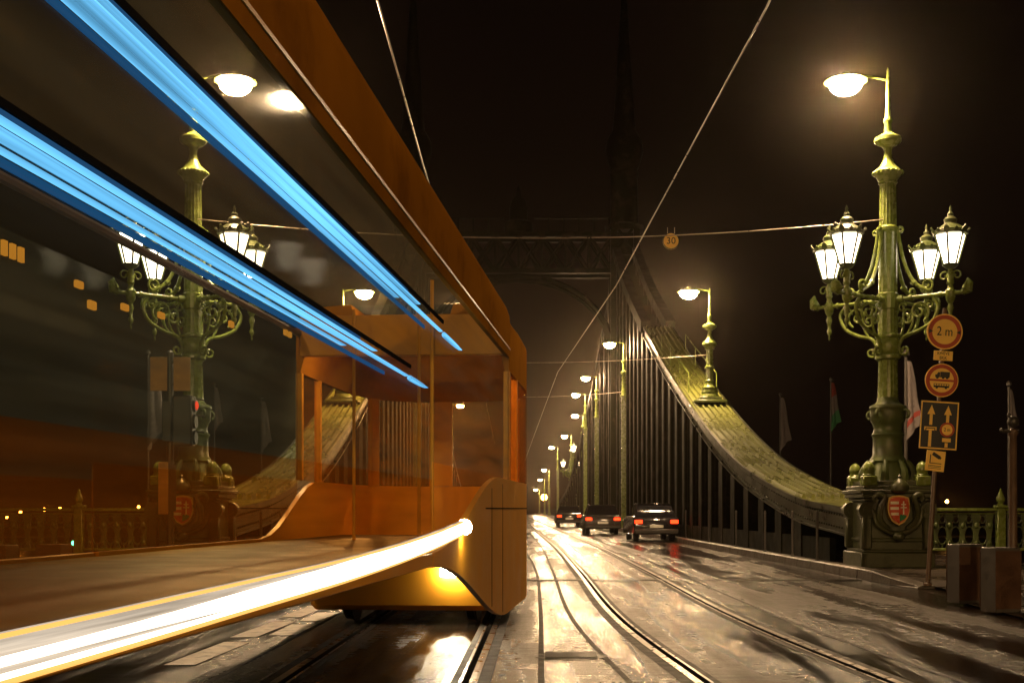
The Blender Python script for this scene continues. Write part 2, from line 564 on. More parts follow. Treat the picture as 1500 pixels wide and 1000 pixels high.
def pavement(side):
    """raised walk along the truss, closed by a ramp that dips to the street"""
    s = side
    mb = MB()
    seq = []
    for y in [23.2, 25.2] + [26.5 + 11 * i for i in range(0, 27)]:
        seq.append((y, 5.9))
    rr = []
    for y, t in seq:
        ti, to = s * t, s * 10.1
        rr.append([(bx(y, ti), y, 0.012), (bx(y, ti + s * 0.015), y, 0.17), (bx(y, ti + s * 0.28), y, 0.175), (bx(y, ti + s * 0.30), y, 0.16), (bx(y, to), y, 0.16), (bx(y, to), y, 0.012)])
    mb.loft(rr, closed=True)
    o = mb.build("pavement", ["wet_paving"], smooth=0)
    tag(o, kind="structure")
    # kerb stones: long granite blocks with joints
    kb = MB()
    y = 23.1
    while y < 150:
        a = y + 0.012; b = y + 1.18
        q = [(a, 0), (b, 0)]
        rr = []
        for yy in (a, b):
            ti = s * 5.9
            rr.append([(bx(yy, ti - s * 0.02), yy, 0.006), (bx(yy, ti - s * 0.005), yy, 0.165), (bx(yy, ti + s * 0.03), yy, 0.19), (bx(yy, ti + s * 0.27), yy, 0.186), (bx(yy, ti + s * 0.27), yy, 0.006)])
        kb.loft(rr)
        y += 1.2
    # ramped end stones curving outward and down
    prev = (bx(23.1, s * 5.9), 23.1, 0.186)
    pts = [(5.9, 23.08, 0.186), (5.86, 22.0, 0.18), (5.88, 21.0, 0.13), (6.02, 20.0, 0.05)]
    for i in range(3):
        t0, y0, z0 = pts[i]; t1, y1, z1 = pts[i + 1]
        rr = []
        for t, yy, zz in ((t0, y0 - 0.01, z0), (t1, y1 + 0.01, z1)):
            ti = s * t
            rr.append([(bx(yy, ti - s * 0.02), yy, 0.006), (bx(yy, ti - s * 0.005), yy, zz - 0.015), (bx(yy, ti + s * 0.03), yy, zz), (bx(yy, ti + s * 0.27), yy, zz), (bx(yy, ti + s * 0.27), yy, 0.006)])
        kb.loft(rr)
    tag(kb.build("kerb", "kerb_stone", smooth=0), kind="structure")
    # ground around the pedestal and out along the quay
    g = MB()
    top = []
    prof = [(25.9, 5.5 + 0.66, 0.155), (23.1, 5.9 + 0.27, 0.155), (22.0, 6.13, 0.15), (21.0, 6.15, 0.11), (20.0, 6.28, 0.045), (18.2, 6.05, 0.03), (16.5, 5.5, 0.026), (14.0, 5.35, 0.026), (11.0, 5.6, 0.026), (4.0, 6.8, 0.026), (-20, 7.2, 0.026)]
    rr = []
    for y, t, z in prof:
        rr.append([(bx(y, s * t), y, z), (bx(y, s * (t + 2)), y, z), (bx(y, s * 10.1), y, z), (bx(y, s * 26), y, z), (bx(y, s * 44), y, z)])
    g.loft(rr, closed=False)
    tag(g.build("pavement", "wet_paving", smooth=0), kind="structure")
pavement(1)
pavement(-1)

# tram tracks: steel rail heads with a groove, set in the asphalt
def track(name, pts):
    c = curve([(p[0], p[1], 0) for p in pts], 8)
    mb = MB()
    def strip(off, w, z, mi):
        mb.cur = mi
        rr = []
        for i, p in enumerate(c):
            a = c[max(0, i - 1)]; b = c[min(len(c) - 1, i + 1)]
            t = (b - a).normalized()
            n = Vector((t.y, -t.x, 0))
            q = p + n * off
            rr.append([q - n * w / 2 + Vector((0, 0, z)), q + n * w / 2 + Vector((0, 0, z))])
        mb.loft(rr, closed=False)
    for s in (-1, 1):
        o = s * 0.7175
        strip(o, 0.30, 0.004, 2)
        strip(o - s * 0.035, 0.045, 0.008, 1)
        strip(o + s * 0.025, 0.062, 0.011, 0)
        strip(o - s * 0.075, 0.022, 0.011, 0)
    strip(-1.25, 0.05, 0.004, 2)
    strip(1.25, 0.05, 0.004, 2)
    return tag(mb.build(name, ["rail_steel", "black", "tar"], smooth=0), kind="structure")
track("tram_track", [(3.4, -6), (2.75, 0), (2.25, 5), (1.93, 9.2), (1.62, 15.3), (1.52, 26.5), (1.25, 45), (0.2, 86), (-2.2, 180), (-5, 300)])
track("tram_track", [(-1.24, -6), (-1.24, 0), (-1.235, 9), (-1.24, 17), (-1.35, 27), (-1.9, 45), (-3.0, 86), (-5.4, 180), (-8.4, 300)])

# steel expansion joint and a few old patches and markings
mb = MB()
mb.box(bx(22.3, -5.6), bx(22.3, 5.75), 22.26, 22.34, 0, 0.013)
mb.box(bx(22.5, -5.6), bx(22.5, 5.75), 22.46, 22.5, 0, 0.013)
tag(mb.build("road_joint", "dark_iron", smooth=0), kind="structure")
mb = MB()
def quad(x0, x1, y0, y1, z=0.008, sk=0.0):
    mb.add([(x0, y0, z), (x1, y0, z), (x1 + sk, y1, z), (x0 + sk, y1, z)], [(0, 1, 2, 3)])
for y in (10.2, 12.4, 14.7, 17.2):
    quad(-3.12, -2.86, y, y + 1.75, sk=0.05)
for y in (12.6, 14.2):
    quad(-2.78, -2.5, y, y + 1.2)
tag(mb.build("road_markings", "marking", smooth=0), kind="structure")
mb = MB(); mb.disc((0, 0, 0), 0.33, 0.006, X=Matrix.Translation((0.28, 10.9, 0.004)) @ Matrix.Rotation(-pi / 2, 4, 'X'))
for i in range(5):
    mb.box(0.05, 0.51, 10.72 + i * 0.09, 10.75 + i * 0.09, 0.008, 0.016)
tag(mb.build("manhole_cover", "dark_iron"), "round iron manhole cover in the wet asphalt between the two tram tracks", "manhole cover")

# ------------------------------------------------------------------ candelabra
def luminaire(parent, side, z, reach=0.84, scale=1.0, y=0.0):
    """flat street lamp head on a thin arm that points over the road"""
    d = -side
    mb = MB()
    mb.tube([(0, y, z + 0.02), (d * reach * 0.5, y, z + 0.1), (d * (reach - 0.1), y, z + 0.1)], 0.022 * scale, 8)
    prof = [(0.02, 0.17), (0.07, 0.165), (0.12, 0.11), (0.30, 0.05), (0.42, 0.01), (0.42, -0.012), (0.33, -0.02)]
    mb.lathe([(r * scale, q * scale) for r, q in prof], 24, c=(d * reach, y, z))
    h = mb.build("lamp_head", "lime_paint", parent)
    g = MB()
    g.lathe([(r * scale, q * scale) for r, q in [(0.31, -0.022), (0.32, -0.06), (0.295, -0.14), (0.21, -0.22), (0.09, -0.26), (0.002, -0.268)]], 24, c=(d * reach, y, z))
    g.build("glass", "lum_glass", h)
    return h

def top_profile(z0, k=1.0):
    """capital, neck, disc and spire shared by every lamp post, z0 = the foot of the capital"""
    return [(.165 * k, z0), (.19 * k, z0 + .03 * k), (.175 * k, z0 + .06 * k), (.235 * k, z0 + .15 * k), (.285 * k, z0 + .20 * k), (.285 * k, z0 + .25 * k), (.24 * k, z0 + .30 * k),
            (.17 * k, z0 + .36 * k), (.12 * k, z0 + .45 * k), (.085 * k, z0 + .52 * k), (.075 * k, z0 + .66 * k), (.10 * k, z0 + .74 * k), (.22 * k, z0 + .80 * k),
            (.265 * k, z0 + .86 * k), (.26 * k, z0 + .93 * k), (.15 * k, z0 + .99 * k), (.075 * k, z0 + 1.04 * k), (.068 * k, z0 + 1.22 * k), (.09 * k, z0 + 1.25 * k), (.09 * k, z0 + 1.30 * k),
            (.06 * k, z0 + 1.34 * k), (.05 * k, z0 + 1.50 * k), (.04 * k, z0 + 1.85 * k), (.024 * k, z0 + 2.28 * k), (.004, z0 + 2.34 * k)]

def lantern(parent, p):
    mb = MB()
    x, y, z = p       # z = foot of the glass
    n = 6
    def hexring(r, zz, rot=0):
        return [(x + r * cos(2 * pi * j / n + rot), y + r * sin(2 * pi * j / n + rot), zz) for j in range(n)]
    # glazing bars
    for j in range(n):
        a = 2 * pi * j / n
        mb.tube([(x + .14 * cos(a), y + .14 * sin(a), z), (x + .30 * cos(a), y + .30 * sin(a), z + .56)], .021, 5)
    mb.lathe([(.02, -.10), (.09, -.08), (.15, -.02), (.155, .0), (.12, .012)], 12, c=(x, y, z))
    mb.lathe([(.285, .555), (.325, .565), (.33, .60), (.30, .615), (.31, .64), (.24, .70), (.15, .76), (.11, .79), (.12, .83), (.13, .86), (.09, .90), (.05, .93), (.06, .97), (.035, 1.0), (.02, 1.04), (.03, 1.07), (.004, 1.14)], 12, c=(x, y, z), rot=pi / 12)
    # crown of leaf tips round the eaves
    for j in range(n * 2):
        a = 2 * pi * j / (n * 2)
        ca, sa = cos(a), sin(a)
        r0 = .32
        big = 1.0 if j % 2 == 0 else 0.62
        w = .055 * big
        vs = []
        for (dr, dz, ww) in ((0, 0, w), (.035 * big, .05 * big, w * .9), (.065 * big, .085 * big, w * .4), (.05 * big, .115 * big, w * .25)):
            for sgn in (-1, 1):
                for th in (0, .02):
                    vs.append((x + (r0 + dr - th) * ca - sgn * ww * sa, y + (r0 + dr - th) * sa + sgn * ww * ca, z + .60 + dz))
        fs = []
        for i in range(3):
            b = i * 4; c = b + 4
            fs += [(b, b + 2, c + 2, c), (b + 1, c + 1, c + 3, b + 3), (b, c, c + 1, b + 1), (b + 2, b + 3, c + 3, c + 2)]
        mb.add(vs, fs)
    o = mb.build("lantern", "green_iron", parent)
    g = MB()
    g.loft([hexring(.132, z + .012), hexring(.286, z + .553)])
    g.build("glass", "lantern_glass", o, smooth=0)
    return o

def candelabra(name, label, loc, side, group, plinth=True):
    t = thing(name, label, "street lamp", loc, 0, group)
    s = side
    # pedestal -----------------------------------------------------
    if plinth:
        mb = MB()
        mb.box(-.72, .72, -.72, .72, 0, .30, ch=.02)
        mb.box(-.66, .66, -.66, .66, .30, .36, ch=.02)
        mb.box(-.57, .57, -.57, .57, .36, 1.30)
        mb.box(-.61, .61, -.61, .61, .50, .58, ch=.025)
        for z0, z1, w in ((1.30, 1.36, .63), (1.36, 1.45, .69), (1.45, 1.52, .73), (1.52, 1.60, .67), (1.60, 1.70, .60)):
            mb.box(-w, w, -w, w, z0, z1, ch=.015)
        # corner pilasters with a scroll at the head
        for cx in (-1, 1):
            for cy in (-1, 1):
                mb.box(cx * .60 - .10, cx * .60 + .10, cy * .60 - .10, cy * .60 + .10, .36, .98, ch=.03)
                X = Matrix.Translation((cx * .60, cy * .60 - .10, 1.12)) 
                mb.disc((0, 0, 0), .16, .20, 18, X=X)
                mb.disc((0, -.02, 0), .08, .24, 12, X=X)
        mb.build("pedestal", "pedestal_iron", t)
        for cx in (-1, 1):
            for cy in (-1, 1):
                k = MB()
                k.box(cx * .52 - .14, cx * .52 + .14, cy * .52 - .14, cy * .52 + .14, 1.60, 1.79, ch=.02)
                k.lathe([(.115, 1.79), (.13, 1.81), (.10, 1.84), (.115, 1.88), (.12, 1.93), (.10, 2.0), (.06, 2.05), (.003, 2.075)], 14, c=(cx * .52, cy * .52, 0))
                k.build("finial", "lime_paint", t)
        # coat of arms on the street face
        k = MB()
        X = Matrix.Translation((0, -.75, 1.13)) @ Matrix.Diagonal((.84, 1, .86, 1))
        shape = [(-.20, .24), (-.10, .275), (0, .285), (.10, .275), (.20, .24), (.225, .10), (.225, -.02), (.19, -.14), (.12, -.24), (0, -.31), (-.12, -.24), (-.19, -.14), (-.225, -.02), (-.225, .10)]
        k.cur = 0
        k.prism([(p[0] * 1.14, p[1] * 1.14) for p in shape], .16, X=X @ Matrix.Translation((0, 0.0, 0)))
        k.cur = 1
        k.prism(shape, .03, X=X @ Matrix.Translation((0, -.025, 0)))
        k.cur = 2
        for i in range(3):
            z = .155 - i * .125
            w = .205 if i < 2 else .19
            k.box(-w, -.012, -.034, -.02, z - .031, z + .031, X=X)
        k.box(.085, .112, -.034, -.02, -.12, .19, X=X)
        k.box(.045, .152, -.036, -.02, .105, .132, X=X)
        k.box(.03, .167, -.036, -.02, .035, .062, X=X)
        k.cur = 3
        k.prism([(.012, -.12), (.05, -.10), (.075, -.13), (.10, -.10), (.13, -.13), (.15, -.11), (.17, -.15), (.11, -.22), (.012, -.27)], .014, X=X @ Matrix.Translation((0, -.035, 0)))
        k.build("crest", ["crest_gold", "crest_red", "crest_white", "flag_green"], t)
        k = MB()   # scrolls and crown round the shield
        for sg in (-1, 1):
            k.tube(curve([(sg * .18, -.68, .76), (sg * .34, -.72, .92), (sg * .36, -.76, 1.15), (sg * .29, -.78, 1.36), (sg * .40, -.76, 1.42), (sg * .46, -.74, 1.36), (sg * .42, -.74, 1.29)], 5), .055, 8)
            k.tube(curve([(sg * .02, -.70, .66), (sg * .22, -.72, .72), (sg * .40, -.70, .86), (sg * .46, -.68, 1.05), (sg * .50, -.64, 1.18)], 5), .05, 8)
        k.lathe([(.10, 0), (.17, .05), (.185, .12), (.15, .2), (.08, .26), (.03, .30), (.045, .33), (.003, .37)], 12, c=(0, -.80, 1.45))
        k.ball((0, -.78, .62), .12, 8, .8)
        k.build("cartouche", "pedestal_iron", t)
    # shaft ---------------------------------------------------------
    mb = MB()
    b0 = 1.70 if plinth else 0.9
    mb.lathe([(.45, b0), (.43, b0 + .1), (.38, b0 + .22), (.36, b0 + .32), (.33, b0 + .36), (.36, b0 + .40), (.335, b0 + .45), (.30, b0 + .50), (.285, 2.52), (.30, 2.58), (.33, 2.62), (.29, 2.66), (.27, 2.74),
              (.30, 2.84), (.335, 2.90), (.345, 3.05), (.34, 3.12), (.36, 3.15), (.35, 3.19), (.26, 3.23), (.215, 3.28), (.20, 3.36)], 24)
    if plinth:     # leafy skirt: eight petals at the column foot, four mask handles on the bulb
        for j in range(8):
            a = pi / 8 + j * pi / 4
            mb.tube(curve([(cos(a) * .48, sin(a) * .48, 1.70), (cos(a) * .50, sin(a) * .50, 1.86), (cos(a) * .42, sin(a) * .42, 2.02), (cos(a) * .36, sin(a) * .36, 2.10)], 4), .075, 6, taper=(1.2, .5))
    for j in range(4):
        a = pi / 4 + j * pi / 2
        u = Vector((cos(a), sin(a), 0))
        mb.tube(spiral(u * .38 + Vector((0, 0, 3.0)), .15, .05, -.6 * pi, -.9, u, (0, 0, 1)), .035, 6)
    mb.build("base_column", "green_iron", t)
    mb = MB()
    mb.lathe([(.20, 3.36), (.195, 3.45), (.185, 4.05), (.20, 4.10)], 32, flute=.07)
    mb.lathe([(.21, 4.10), (.25, 4.13), (.25, 4.19), (.21, 4.23), (.235, 4.27), (.235, 4.50), (.215, 4.53), (.25, 4.56), (.25, 4.60), (.20, 4.63)], 24)
    mb.lathe([(.195, 4.63), (.185, 5.1), (.21, 5.12), (.21, 5.42), (.185, 5.44), (.18, 6.62), (.195, 6.64)], 32, flute=.06)
    mb.lathe([(.195, 6.64), (.23, 6.67), (.23, 6.73), (.185, 6.77)], 24)
    mb.lathe([(.172, 6.77), (.160, 7.60)], 32, flute=.09)
    mb.lathe(top_profile(7.60), 24)
    for j in range(20):       # beads round the capital
        a = 2 * pi * j / 20
        mb.ball((.285 * cos(a), .285 * sin(a), 7.83), .03, 6)
    mb.build("shaft", "lime_paint", t)
    # four arms -----------------------------------------------------
    arms = [(s * .98, -.80), (-s * 1.02, -.80), (s * 1.02, .80), (-s * .98, .80)]
    Z = Vector((0, 0, 1))
    for ax, ay in arms:
        L = sqrt(ax * ax + ay * ay)
        u = Vector((ax / L, ay / L, 0))
        mb = MB()
        za = 5.30
        mb.tube([u * .15 + Z * za, u * (L + .30) + Z * za], .042, 10)
        mb.tube([u * .15 + Z * (za - .001), u * .32 + Z * za], .075, 10)
        for q in (.45, 1.05):
            mb.tube([u * q + Z * za, u * (q + .05) + Z * za], .062, 10)
        # acorn tip with leaves
        mb.tube([u * (L + .24) + Z * za, u * (L + .34) + Z * (za + .04), u * (L + .36) + Z * (za + .16), u * (L + .33) + Z * (za + .26)], [.07, .10, .08, .015], 8)
        for sgn in (-1, 1):
            pz = Vector((-u.y, u.x, 0)) * sgn
            mb.tube([u * (L + .26) + Z * za, u * (L + .30) + pz * .09 + Z * (za + .07), u * (L + .34) + pz * .07 + Z * (za + .2)], [.04, .045, .01], 6)
        # stem that carries the lantern, pendant below
        p = u * L
        mb.lathe([(.003, -.70), (.022, -.66), (.012, -.60), (.05, -.54), (.05, -.49), (.028, -.45), (.04, -.36), (.065, -.28), (.04, -.20), (.085, -.12), (.10, -.02), (.10, .05), (.06, .09), (.05, .16), (.075, .20), (.06, .26), (.085, .36), (.05, .44), (.05, .50), (.10, .54)], 12, c=(p.x, p.y, za))
        mb.tube(spiral(p + u * .13 + Z * (za + .34), .10, .03, pi, -1.1, u, Z), .018, 6)
        mb.tube(spiral(p - u * .13 + Z * (za + .34), .10, .03, 0, 1.1, u, Z), .018, 6)
        # upper brace sweeping down from the ring
        mb.tube(curve([u * .20 + Z * 6.70, u * .26 + Z * 6.35, u * .36 + Z * 5.95, u * .56 + Z * 5.58, u * .84 + Z * 5.40], 6), .038, 8)
        mb.tube(spiral(u * .26 + Z * 6.66, .07, .02, pi, -1.2, u, Z), .026, 6)
        mb.tube(spiral(u * .80 + Z * 5.52, .13, .03, -.5 * pi, 1.3, u, Z), .028, 6)
        mb.tube([u * .50 + Z * 5.62, u * .56 + Z * 5.57], .06, 8)
        # lower bracket: big S with inner scrolls
        mb.tube(curve([u * .22 + Z * 4.36, u * .34 + Z * 4.55, u * .62 + Z * 4.64, u * .90 + Z * 4.80, u * 1.02 + Z * 5.06, u * .92 + Z * 5.26], 6), .036, 8)
        mb.tube(spiral(u * .64 + Z * 5.02, .22, .04, -.35 * pi, 1.4, u, Z), .026, 7)
        mb.tube(spiral(u * .40 + Z * 4.92, .13, .03, .1 * pi, -1.3, u, Z), .024, 7)
        mb.tube(spiral(u * .34 + Z * 4.28, .11, .03, .8 * pi, 1.25, u, Z), .028, 7)
        mb.tube(spiral(u * .30 + Z * 5.12, .09, .02, .1 * pi, 1.2, u, Z), .022, 6)
        mb.tube(spiral(u * .86 + Z * 5.12, .10, .02, 1.1 * pi, -1.2, u, Z), .022, 6)
        mb.tube(curve([u * .40 + Z * 4.58, u * .50 + Z * 4.78, u * .52 + Z * 5.02], 5), .026, 7)
        mb.build("arm", "lime_paint", t)
        lantern(t, (p.x, p.y, za + .56))
    luminaire(t, s, 9.66)
    return t

LY = 24.4
lampR = candelabra("street_candelabra", "tall lime green candelabra with four lanterns and a red crest beside the round signs", (bx(LY, 6.90), LY + .1, .155), 1, "four-lantern candelabra of the bridge")
lampL = candelabra("street_candelabra", "tall green candelabra with four lanterns seen through the tram windows, left of the road", (bx(LY, -6.95), LY + .1, .155), -1, "four-lantern candelabra of the bridge")

# mid-span candelabra, small in the distance: copies of the first one
for (y, t_, z, lab) in ((127, 7.05, 1.3, "distant candelabra with lit lanterns on the low mid-bridge truss, nearer of the two far ones"),
                        (151, 7.05, 0.6, "distant candelabra with lit lanterns on the mid-bridge truss, the farther smaller one")):
    c = copy_tree(lampR)
    c.location = (bx(y, t_), y, z)
    c["label"] = lab

# lamps standing on the chain and truss posts -----------------------------
def chain_lamp(label, loc, side):
    t = thing("chain_lamp", label, "street lamp", loc, 0, "single lamps standing on the bridge trusses")
    mb = MB()
    mb.box(-.62, .62, -.42, .42, 0, .10, ch=.02)
    mb.box(-.42, .42, -.34, .34, .10, .22, ch=.02)
    mb.lathe([(.36, .22), (.34, .30), (.30, .34), (.32, .40), (.30, .46), (.28, .52), (.30, .58), (.22, .64), (.19, .72), (.165, .80), (.19, .84), (.16, .88)], 18)
    mb.lathe([(.15, .88), (.13, 2.02)], 24, flute=.08)
    mb.lathe([(.14, 1.30), (.19, 1.33), (.19, 1.38), (.14, 1.42)], 18)
    mb.lathe(top_profile(2.02), 20)
    mb.build("post", "lime_paint", t)
    luminaire(t, side, 4.22, reach=.80)
    return t
cl = chain_lamp("lime green spired lamp standing on the right bridge chain behind the big candelabra", (bx(46.7, 6.98), 46.7, 5.32), 1)
cl2 = chain_lamp("green spired lamp on the left bridge chain seen through the tram windows", (bx(46.7, -6.95), 46.7, 5.32), -1)

def pole_lamp(label, Y, side, ztop):
    t = thing("pole_lamp", label, "street lamp", (bx(Y, side * 6.15), Y, .16), 0, "tall pole lamps along the bridge trusses")
    mb = MB()
    h = ztop - .16
    mb.box(-.26, .26, -.26, .26, 0, .5, ch=.03)
    mb.box(-.16, .16, -.16, .16, .5, h - 3.2)
    mb.lathe([(.20, h - 3.2), (.22, h - 3.1), (.15, h - 3.0), (.12, h - 1.9), (.2, h - 1.8), (.2, h - 1.72), (.1, h - 1.65), (.08, h - 1.2), (.16, h - 1.12), (.16, h - 1.04), (.06, h - .98), (.04, h - .2), (.004, h)], 14)
    mb.build("post", "lime_paint", t)
    luminaire(t, side, h - .05, reach=.85)
    return t
words = ["first tall pole lamp beyond the right chain, its square green post lit from above",
         "second tall pole lamp along the right truss, half the height of the first in view",
         "third pole lamp along the right truss, just before the far candelabra"]
for (Y, z, lab) in zip((72.6, 95, 109), (11.1, 11.5, 11.5), words):
    pole_lamp(lab, Y, 1, z)
for (Y, z, lab) in zip((72.6, 95, 118), (11.1, 11.5, 11.3), ("nearest pole lamp on the left truss, seen through the tram roof glass", "middle pole lamp on the left truss, seen through the tram", "farthest pole lamp on the left truss, seen small through the tram end")):
    pole_lamp(lab, Y, -1, z)
for (Y, z, lab) in ((170, 9.9, "small far pole lamp past the candelabra, highest of the last four"), (206, 7.9, "small far pole lamp past the candelabra, second of the last four"),
                    (232, 6.9, "small far pole lamp close to the bridge end, third of the last four"), (270, 5.6, "smallest pole lamp at the far bridge end by the road's vanishing point")):
    pole_lamp(lab, Y, 1, z)

def quay_street_lamp(label, x, y, side):
    t = thing("street_lamp", label, "street lamp", (x, y, .02), 0, "orange lamps on the approach")
    mb = MB()
    mb.lathe([(.16, 0), (.16, .5), (.09, .56), (.06, 8.4), (.05, 8.5)], 12)
    mb.tube([(0, 0, 8.4), (-side * .5, 0, 8.9), (-side * 1.8, 0, 9.1)], .045, 8)
    mb.box(-side * 2.1 - .42, -side * 2.1 + .42, -.17, .17, 9.03, 9.2, ch=.04)
    mb.build("post", "dark_iron", t)
    mb = MB(); mb.box(-side * 2.1 - .34, -side * 2.1 + .34, -.13, .13, 8.97, 9.028, ch=.02)
    mb.build("glass", "sodium", t)
quay_street_lamp("orange street lamp on the right approach pavement, behind the viewer", 9.5, -17, 1)
quay_street_lamp("orange street lamp on the left approach pavement, behind the viewer", -9.5, -17, -1)

# ------------------------------------------------------------------ bridge chains and trusses
CH = [(25.25, 1.30), (30.0, 1.62), (36.3, 2.55), (41.5, 3.75), (46.7, 5.25), (54.5, 7.7), (62.9, 10.6), (72.0, 14.2), (80.0, 18.0)]
CHB = CH[:7]
def chain_z(Y):
    for i in range(len(CH) - 1):
        if CH[i][0] <= Y <= CH[i + 1][0]:
            P = curve([(0, a, b) for a, b in CH], 12)
            break
    else:
        return CH[0][1] if Y < CH[0][0] else CH[-1][1]
    for a, b in zip(P, P[1:]):
        if a.y <= Y <= b.y + 1e-6:
            return a.z + (b.z - a.z) * (Y - a.y) / max(1e-6, b.y - a.y)
    return CH[-1][1]

def chain(side, label):
    t = thing("suspension_chain", label, "bridge chain", (bx(40, side * 7.0), 40, 0), 0, "the two bridge chains")
    ox, oy = bx(40, side * 7.0), 40.0
    P = curve([(0, a, b) for a, b in CHB], 22)
    P = [p for p in P]
    w = 0.70
    def sweep(mb, sec, start=0):
        rr = []
        for i, p in enumerate(P):
            if p.y < start: continue
            a = P[max(0, i - 1)]; b = P[min(len(P) - 1, i + 1)]
            tg = (b - a).normalized()
            nrm = Vector((0, -tg.z, tg.y))
            rr.append([Vector((bx(p.y, side * 7.0 + q[0]) - ox, p.y - oy, p.z)) + nrm * q[1] for q in sec])
        mb.loft(rr)
    mb = MB()
    sweep(mb, [(-w, 0), (w, 0), (w, -.07), (-w, -.07)])
    for k in range(6):
        c = -w + .13 + k * (2 * w - .26) / 5
        sweep(mb, [(c - .05, .003), (c - .035, .085), (c + .035, .085), (c + .05, .003)], 29.5)
    for yy in (27.5, 31, 35, 39.5, 44):      # joint straps between the plates
        zz = chain_z(yy); z2 = chain_z(yy + .22)
        mb.add([(bx(yy, side * 7.0 - w) - ox, yy - oy, zz + .012), (bx(yy, side * 7.0 + w) - ox, yy - oy, zz + .012), (bx(yy, side * 7.0 + w) - ox, yy + .22 - oy, z2 + .012), (bx(yy, side * 7.0 - w) - ox, yy + .22 - oy, z2 + .012)], [(0, 1, 2, 3)])
    mb.build("chain_band", "chain_paint", t, smooth=35)
    for sgn in (-1, 1):
        mb = MB()
        e = sgn * (w + .0)
        sweep(mb, [(e - sgn * .05, -.073), (e - sgn * .02, -.073), (e - sgn * .02, -.52), (e - sgn * .05, -.52)])
        sweep(mb, [(e - sgn * .22, -.523), (e + sgn * .05, -.523), (e + sgn * .05, -.56), (e - sgn * .22, -.56)])
        sweep(mb, [(e + sgn * .003, .02), (e + sgn * .07, .02), (e + sgn * .07, -.10), (e + sgn * .003, -.10)])
        for a, b in zip(P[::6], P[6::6]):
            if a.y > 62: break
            tg = (b - a).normalized()
            nrm = Vector((0, -tg.z, tg.y))
            for j in range(6):
                p = a + (b - a) * (j / 6)
                for hh in (-.16, -.42):
                    q = Vector((bx(p.y, side * 7.0 + e - sgn * .018) - ox, p.y - oy, p.z)) + nrm * hh
                    mb.ball(q, .028, 5)
        mb.build("side_plate", "plate_shade_paint", t, smooth=35)
    # hand rails and foot plate by the lamp base
    mb = MB()
    for q in (-.55, .55):
        pts = []
        for y in (48.5, 51, 54, 57):
            pts.append((bx(y, side * 7.0 + q) - ox, y - oy, chain_z(y) + .85))
        mb.tube(pts, .02, 6)
        for y in (48.5, 51, 54, 57):
            mb.tube([(bx(y, side * 7.0 + q) - ox, y - oy, chain_z(y)), (bx(y, side * 7.0 + q) - ox, y - oy, chain_z(y) + .85)], .018, 6)
    mb.build("hand_rail", "lime_paint", t)
    return t
chain(1, "right lime green bridge chain, its ridged riveted top rising from the crest pedestal")
chain(-1, "left green bridge chain rising behind the tram windows from the left pedestal")

def truss(side, label):
    t = thing("bridge_truss", label, "bridge truss", (bx(80, side * 7), 80, 0), 0, "the two side trusses of the bridge")
    ox, oy = bx(80, side * 7), 80.0
    def P(Y, tt, z):
        return Vector((bx(Y, side * tt) - ox, Y - oy, z))
    def ztop(Y):
        if Y <= 80: return chain_z(Y) - .55
        return 2.2 + 14.5 * min(1, abs(Y - 168) / 86.0) ** 1.8
    def bar(mb, a, b, w, d):
        a = Vector(a); b = Vector(b)
        v = b - a
        tgt = v.normalized()
        sx = Vector((1, 0, 0)) 
        n = tgt.cross(sx).normalized()
        rr = []
        for q in (a, b):
            rr.append([q + sx * w / 2 + n * d / 2, q - sx * w / 2 + n * d / 2, q - sx * w / 2 - n * d / 2, q + sx * w / 2 - n * d / 2])
        mb.loft(rr)
    Ys = [29.5 + 2.15 * i for i in range(24)] + [81.1 + 4.3 * i for i in range(21)]
    zb = .16
    for i, Y in enumerate(Ys):
        zt = ztop(Y)
        if zt < zb + .3: continue
        mb = MB()
        # I-shaped post on the inner and outer plane with lacing between
        for tt in (6.38, 7.62):
            bar(mb, P(Y, tt, zb), P(Y, tt, zt), .10, .42)
            bar(mb, P(Y, tt - .09, zb), P(Y, tt - .09, zt), .03, .80)
        bar(mb, P(Y + .05, 7.0, zb), P(Y + .05, 7.0, zt), 1.06, .05)
        if Y < 75:
            z = zb + .4; fl = 0
            while z + .9 < zt:
                a, b = (6.46, 7.54) if fl else (7.54, 6.46)
                bar(mb, P(Y - .18, a, z), P(Y - .18, b, z + .9), .05, .02)
                z += .9; fl ^= 1
        mb.build("post", "truss_paint", t, smooth=0)
    mb = MB()
    for i in range(len(Ys) - 1):
        a, b = Ys[i], Ys[i + 1]
        za, zb2 = ztop(a), ztop(b)
        for tt in (6.34, 7.66):
            if tt < 7 and Ys[i] < 84: continue
            if Ys[i] < 84:
                bar(mb, P(a, tt, za), P(b, tt, zb), .06, .34)
                bar(mb, P(a, tt + .07, zb), P(b, tt + .07, zb2), .05, .22)
            else:
                bar(mb, P(a, tt, zb), P(b, tt, zb2), .06, .3)
                bar(mb, P(a, tt + .07, za), P(b, tt + .07, zb), .05, .22)
    mb.build("diagonal_bracing", "truss_paint", t, smooth=0)
    mb = MB()
    for tt in (6.36, 7.64):
        bar(mb, P(26.6, tt, .42), P(170, tt, .42), .14, .5)
        for a, b in ((63, 67), (67, 71), (71, 75), (75, 80)):
            bar(mb, P(a, tt, chain_z(a)), P(b, tt, chain_z(b)), .5, .6)
        for i in range(len(Ys) - 1):
            if Ys[i] >= 80:
                bar(mb, P(Ys[i], tt, ztop(Ys[i]) + .1), P(Ys[i + 1], tt, ztop(Ys[i + 1]) + .1), .3, .5)
    mb.build("chord", "truss_paint", t, smooth=0)
    mb = MB()      # low parapet over the far half
    bar(mb, P(170, 7.2, .7), P(310, 7.2, .7), .12, 1.1)
    mb.build("parapet", "truss_paint", t, smooth=0)
    return t
